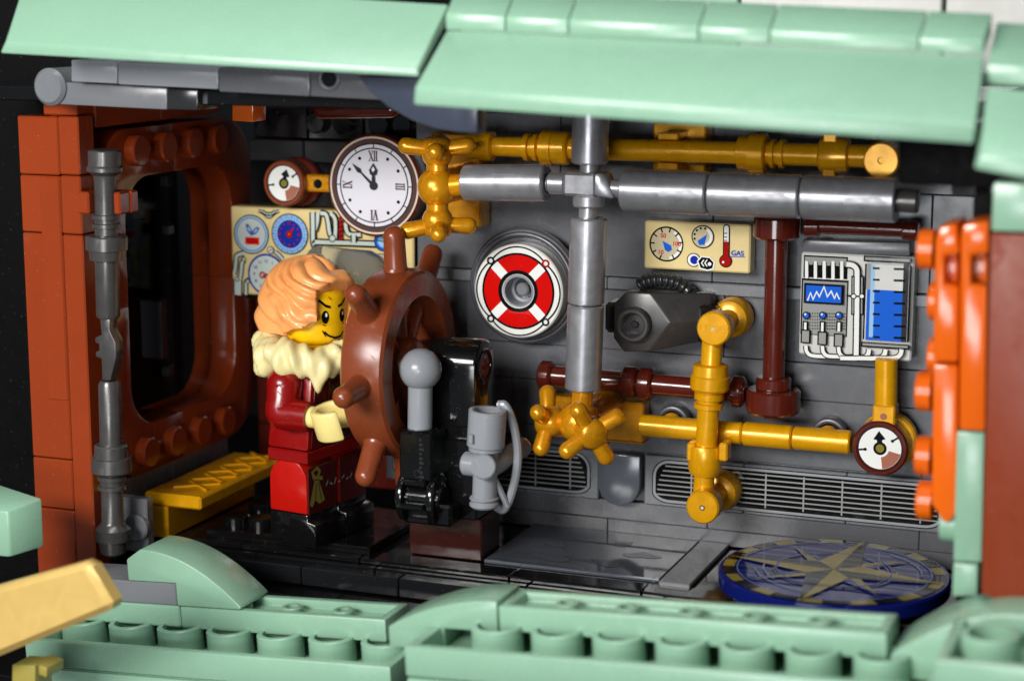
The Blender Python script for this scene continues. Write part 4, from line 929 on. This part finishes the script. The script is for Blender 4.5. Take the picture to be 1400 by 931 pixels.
K.ring((0, 0), .755, .80, 'ink', n=72); K.ring((0, 0), .36, .44, 'ink', n=60); 
for i in range(4):
    a = R(45+90*i); d = V((cos(a), sin(a))); cc = tuple(d*.86); K.ring(cc, .045, .085, 'ink' if i else 'ink_dred', n=20)
    t0, t1 = 45+90*i, 135+90*i
    K.line([(cos(R(t0+(t1-t0)*f))*(.85+.075*sin(pi*f)), sin(R(t0+(t1-t0)*f))*(.85+.075*sin(pi*f))) for f in [j/16 for j in range(1, 16)]], .032, 'ink')
K.done('ring_print', lb)
add('bush', lathe([(.31, -.03), (.27, .0), (.25, -.3), (.2, -.32), (.2, -.5), (0, -.5)], q, (0, -1, 0), 44), 'light_grey', lb)
add('stud_end', cyl(q+V((0, .3, 0)), q+V((0, .2, 0)), .13, .03), 'mid_grey', lb)

# camera-like pump box
Yk_ = -1.0; z = zoomer(810, 290, 3.1033, Yk_)
pb = thing('pump_box', 'gunmetal faceted box with a round lens and a ribbed hose on top', 'machine', A(900, 490, Yk_))
def zp(x, y, dy=0):
    p_ = z(x, y); return V((p_[0], Yk_+dy, p_[1]))
octo = [(90, 388), (142, 338), (246, 346), (330, 470), (240, 592), (132, 594), (88, 535)]
bm = bmesh.new()
fr_ = [bm.verts.new(zp(x, y)) for x, y in octo]
r1_, r2_, r3_ = bm.verts.new(zp(468, 366, .62)), bm.verts.new(zp(470, 470, .34)), bm.verts.new(zp(466, 566, .62))
back = [bm.verts.new(zp(x, y, .95)) for x, y in ((96, 392), (146, 344), (246, 350), (468, 366), (466, 566), (244, 588), (136, 590), (94, 532))]
bm.faces.new(fr_); bm.faces.new((fr_[2], r1_, r2_, fr_[3])); bm.faces.new((fr_[3], r2_, r3_, fr_[4])); bm.faces.new(back)
lo_ = [fr_[0], fr_[1], fr_[2], r1_, r3_, fr_[4], fr_[5], fr_[6]]
for i in range(8):
    j = (i+1) % 8
    if i == 3: bm.faces.new((r1_, back[3], back[4], r3_, r2_))
    else: bm.faces.new((lo_[i], back[i], back[j], lo_[j]))
add('body', bevel(bm, .035, 2, 12), 'pump_metal', pb)
q = zp(183, 474); add('lens_ring', lathe([(.32, -.05), (.32, .16), (.29, .2), (.24, .2), (.21, .16), (.2, -.05), (0, -.05)], q, (0, -1, 0), 44), 'pump_metal', pb); add('lens', cyl(q+V((0, .03, 0)), q+V((0, -.06, 0)), .07, .02), 'charcoal', pb)
add('backing', box(zp(40, 0).x, zp(90, 0).x, -.8, -.2, zp(0, 516).z, zp(0, 388).z, .06), 'black', pb); add('tail', box(zp(440, 0).x, zp(520, 0).x, -.75, -.1, zp(0, 540).z, zp(0, 380).z, .05), 'black', pb)
hose = smooth([zp(170, 326, .4), zp(200, 308, .4), zp(260, 300, .4), zp(320, 312, .45), zp(360, 338, .5), zp(385, 372, .6)], 10)
L = sum((b_-a_).length for a_, b_ in zip(hose, hose[1:])); npt = 120; hp2 = []; acc = 0; i = 0
for s in range(npt+1):
    tgt = L*s/npt
    while i < len(hose)-2 and acc+(hose[i+1]-hose[i]).length < tgt: acc += (hose[i+1]-hose[i]).length; i += 1
    hp2.append(hose[i].lerp(hose[i+1], min(1, (tgt-acc)/max(1e-6, (hose[i+1]-hose[i]).length))))
add('hose', tube(hp2, [.1+.035*abs(sin(pi*s/npt*11)) for s in range(npt+1)], 14), 'charcoal', pb, ang=60)

# vents
def vent(label, f, frame, opening, Y, stripes, posts, kk):
    t_ = thing('vent_tile', label, 'vent', (f(*frame[0])[0], Y, f(*frame[1])[1])); (a0, a1), (c0_, c1) = f(*frame[0]), f(*frame[1]); n = 3
    for i in range(n):
        w_ = (c0_-a0)/n; brick('tile', a0+w_*i+.006, a0+w_*(i+1)-.006, Y, Y+.4, c1, a1, 'light_grey' if 0 else 'mid_grey', t_, .02)
    K_ = Ink(face_Y(Y)); x0, x1, y0, y1 = opening
    def rr(i_, mat):
        r_ = .34-i_; P = []
        for (cx, cy, s0) in ((x1-r_-i_, y1-r_-i_, 0), (x0+r_+i_, y1-r_-i_, 90), (x0+r_+i_, y0+r_*.6+i_, 180), (x1-r_-i_, y0+r_*.6+i_, 270)):
            for j in range(9):
                a_ = R(s0+90*j/8); P.append((cx+r_*cos(a_), cy+(r_ if s0 < 180 else r_*.6)*sin(a_)))
        K_.poly(P, mat)
    rr(0, 'ink'); rr(.02, 'ink_line'); rr(.07, 'ink')
    for i in range(stripes):
        y = y0+.12+(y1-y0-.2)*(i+.5)/stripes; ins = .1+.16*(i/(stripes-1))**2; K_.line([(x0+ins, y), (x1-ins, y)], .027, 'ink_mgrey')
    for x in posts: K_.line([(x, y0+.1), (x, y1-.1)], .03, 'ink_mgrey')
    K_.done('grille_print', t_)
    return t_
f0 = lambda x, y: (x, y)
vent('grey vent tile printed with a long black grille beside the compass', f0, ((3.06, 1.97), (8.9, 1.0)), (3.22, 8.72, 1.06, 1.92), -.1, 7, [4.0+.72*i for i in range(7)], 1)
vent('grey vent tile printed with a black grille behind the lever and nozzle', f0, ((-2.4, 1.97), (2.14, 1.0)), (-2.25, 1.98, 1.06, 1.92), -.1, 7, [-1.5, -.72, .06, .84, 1.56], 1)
rt_ = thing('round_end_tile', 'dark slate grey tile with a rounded lower end between the two vents', 'tile', (2.6, -.2, .95))
add('tile', prism([(2.17, 1.98), (2.17, 1.45)]+[(2.6+.43*cos(t_), 1.42+.46*sin(t_)) for t_ in [pi+pi*j/18 for j in range(1, 18)]]+[(3.03, 1.45), (3.03, 1.98)], -.28, -.08, XZ, .03), 'slate', rt_)

# gold floor bracket behind the rod
p1, p2, p3 = A(203, 669, -3.0), A(276, 697, -3.0), None
gy = thing('gold_bracket', 'pearl gold lattice bracket on the floor under the window', 'bracket', (-5.4, -1.6, .3))
zt = 1.2
c0 = AZ(274, 680, zt); c1 = AZ(203, 664, zt); yy0 = c0.y
brick('top', c0.x-1.25, c0.x, yy0, .05, zt-.26, zt, 'gold_bright', gy, .04)
brick('foot', c0.x-1.27, c0.x-.75, yy0+.02, .04, .3, zt-.26, 'gold_bright', gy, .03)
for i in range(5):
    y = yy0+.5+i*.62
    for s in (-1, 1): add('lattice_bar', hull([(c0.x-.5-s*.36, y-.05, zt-.01), (c0.x-.5+s*.36, y+.5, zt-.01), (c0.x-.5+s*.36, y+.6, zt-.01), (c0.x-.5-s*.36, y+.05, zt-.01), (c0.x-.5-s*.36, y-.05, zt+.03+.001*s), (c0.x-.5+s*.36, y+.5, zt+.03+.001*s), (c0.x-.5+s*.36, y+.6, zt+.03+.001*s), (c0.x-.5-s*.36, y+.05, zt+.03+.001*s)], .01), 'gold_bright', gy)
dk = thing('black_clutter', 'glossy black studded plate on the floor behind the boots', 'plate', (-4.0, -1.6, .3)); brick('plate', -4.9, -1.4, -2.98, -.4, .29, .445, 'black', dk, .02)
for x in (-4.6, -4.05):
    for y in (-2.3, -1.3): add('stud', stud_geo((x, y, .44), (0, 0, 1), .26, .16), 'black', dk, key='dkstud')

# ================================================================== FOREGROUND HULL RAILS
def rollframe(p0, p1, Y, n):
    o = A(*p0, Y); e = (A(*p1, Y)-o)/n; ez = V((-e.z, 0, e.x)).normalized(); return lambda u, v, w_: o+e*u+V((0, v, 0))+ez*w_
def fbox(fr, u0, u1, v0, v1, w0, w1, b=.035): return xf(box(u0, u1, v0, v1, w0, w1, b), lambda p_: fr(p_.x, p_.y, p_.z))
def tray(fr, u0, u1, v0, v1, w0, w1, th=.17, fl=.14):       # upturned plate: floor and four rims
    bm = bmesh.new(); O = [(u0, v0), (u1, v0), (u1, v1), (u0, v1)]; Q = [(u0+th, v0+th), (u1-th, v0+th), (u1-th, v1-th), (u0+th, v1-th)]
    a = [bm.verts.new(fr(u, v, w0)) for u, v in O]; b_ = [bm.verts.new(fr(u, v, w1)) for u, v in O]; c_ = [bm.verts.new(fr(u, v, w1)) for u, v in Q]; d_ = [bm.verts.new(fr(u, v, w0+fl)) for u, v in Q]
    bm.faces.new(a[::-1]); bm.faces.new(d_)
    for i in range(4):
        j = (i+1) % 4; bm.faces.new((a[i], a[j], b_[j], b_[i])); bm.faces.new((b_[i], b_[j], c_[j], c_[i])); bm.faces.new((c_[i], c_[j], d_[j], d_[i]))
    return bevel(bm, .03, 2)
def anti(fr, u, v, w0, h, r, ri): return pipe(fr(u, v, w0), fr(u, v, w0+h), r, ri, .02, 40)
FL = rollframe((181, 862), (527, 887), -6.0, 5); FRt = rollframe((680, 868), (1205, 908), -7.5, 6)
def hull_tray(label, fr, u0, u1, us, loc):
    t_ = thing('hull_tray', label, 'hull plate', loc)
    add('tray', tray(fr, u0, u1, -1.0, 1.0, -.42, .06), 'sand_green', t_)
    for u in us: add('tube', anti(fr, u, 0, -.38, .55, .41, .31), 'sand_green', t_)
    return t_
ht1 = hull_tray('upturned sand green hull plate with a row of open tubes, left of the step', FL, -1.6, 5.55, range(-1, 6), FL(2, 0, -.4))
add('skirt', hull([FL(-1.5, -1.0, -.44), FL(5.5, -1.0, -.44), FL(5.5, .6, -.44), FL(-1.5, .6, -.44), FL(-1.5, -1.02, -.43), FL(5.5, -1.02, -.43), FL(5.5, .6, -.43), FL(-1.5, .6, -.43)], .005), 'sand_green', ht1)
add('hull_side', hull([FL(-.6, -1.35, -2.2), FL(5.5, -1.35, -2.2), FL(5.5, .4, -2.2), FL(-.6, .4, -2.2), FL(-1.55, -1.02, -.45), FL(5.5, -1.02, -.45), FL(5.5, .5, -.45), FL(-1.55, .5, -.45)], .02), 'sand_green', ht1)
ht2 = hull_tray('long upturned sand green hull plate with a row of open tubes, right of the step', FRt, -1.15, 6.95, range(0, 7), FRt(2, 0, -.4))
add('hull_side', hull([FRt(-1.1, -1.3, -2.2), FRt(6.9, -1.3, -2.2), FRt(6.9, .4, -2.2), FRt(-1.1, .4, -2.2), FRt(-1.12, -1.02, -.45), FRt(6.92, -1.02, -.45), FRt(6.92, .5, -.45), FRt(-1.12, .5, -.45)], .02), 'sand_green', ht2)
F3 = rollframe((1345, 880), (1441, 888), -8.3, 1)
ht3 = hull_tray('upturned sand green hull plate cut by the lower right corner', F3, -.55, 3, (.1, 1.1), F3(.5, 0, -.4)); add('hull_side', hull([F3(-.5, -1.3, -2), F3(3, -1.3, -2), F3(3, .4, -2), F3(-.5, .4, -2), F3(-.52, -1.02, -.45), F3(3, -1.02, -.45), F3(3, .5, -.45), F3(-.52, .5, -.45)], .02), 'sand_green', ht3)
def rail(label, fr, u0, u1, pins, w0, w1):
    t_ = thing('rail_plate', label, 'rail', fr((u0+u1)/2, .5, w0)); add('tray', tray(fr, u0, u1, .02, 1.0, w0, w1, .16, w1-w0-.16), 'sand_green', t_)
    for u in pins: add('pin', anti(fr, u, .5, w0+.2, w1-w0-.22, .19, .11), 'sand_green', t_)
    return t_
rail('upturned sand green rail plate with small open pins in front of the black floor edge', FL, 1.02, 5.02, (2.0, 3.0, 4.0), .11, .51)
rail('long upturned sand green rail plate with small open pins in front of the compass', FRt, .03, 6.08, (1, 2, 3, 4, 5), .07, .47)
t = thing('rail_plate', 'plain sand green rail plate at the left end under the grey tile', 'rail', FL(0, .5, .2)); add('plate', fbox(FL, -1.2, 1.0, .02, 1, .11, .51, .03), 'sand_green', t)
t = thing('grey_tile', 'dark grey tile on the rail beside the gold bar', 'tile', FL(0, .5, .6)); add('tile', fbox(FL, -1.2, .96, .02, 1, .52, .92, .02), 'mid_grey', t)
def curve_slope(label, fr, prof, v0, v1): t_ = thing('curved_slope', label, 'slope brick', fr(prof[0][0], v0, prof[0][1])); add('brick', prism(prof, v0, v1, lambda u, w_, v: fr(u, v, w_), .03), 'sand_green', t_); return t_
cs = [(2.25*f, 1.64-.92*f**2.2) for f in [j/14 for j in range(15)]]
curve_slope('sand green curved slope falling to the right on the left rail', FL, [(0, .93), (0, 1.32)]+[(.0+.3+1.95*f, 1.52-.94*f**2) for f in [j/14 for j in range(15)]]+[(2.25, .52), (.97, .52), (.97, .93)], .01, 1.02)
up_ = lambda u0, u1, w0, w1: [(u0+(u1-u0)*f, w0+(w1-w0)*(1-(1-f)**2)) for f in [j/14 for j in range(15)]]
curve_slope('sand green curved slope rising to the long rail plate at the step', FRt, [(-1.9, -.34)]+up_(-1.9, .0, .0, .53)+[(0, .03), (-.92, .03), (-.92, -.34)], .03, 1.05)
curve_slope('sand green curved slope rising at the lower right corner', FRt, [(6.12, -.2)]+up_(6.12, 8.0, .14, .88)+[(9.5, .88), (9.5, -.2)], .03, 1.3)
# gold bar and bits at the lower left
Ybar = -9.5
gk = thing('gold_slab', 'blurred pale gold slab pointing into the picture at lower left', 'slab', A(60, 850, Ybar))
add('slab', prism([(A(x, y, Ybar).x, A(x, y, Ybar).z) for x, y in ((-90, 826), (117, 769), (155, 832), (-90, 934))], Ybar, Ybar+.45, XZ, .1, 1), 'tan_gold', gk)
t = thing('olive_block', 'dull olive block under the pale gold slab', 'block', A(30, 925, -8.8)); slab('block', 16, 908, 48, 960, -8.8, .5, 'olive', t, .05); slab('block', 47, 906, 64, 920, -8.7, .5, 'olive', t, .4)
t = thing('green_corner', 'blurred sand green block at the left edge in front of the brick column', 'block', A(10, 765, -7.5))
a, c = A(-60, 691, -7.5), A(33, 760, -7.5); add('block', hull([(a.x, -7.5, c.z-.1), (c.x-.3, -7.5, c.z-.06), (c.x, -6.9, c.z), (a.x, -6.5, c.z), (a.x, -7.5, a.z), (c.x-.3, -7.5, a.z), (c.x, -6.9, a.z+.12), (a.x, -6.5, a.z+.2)], .05), 'sand_green', t)
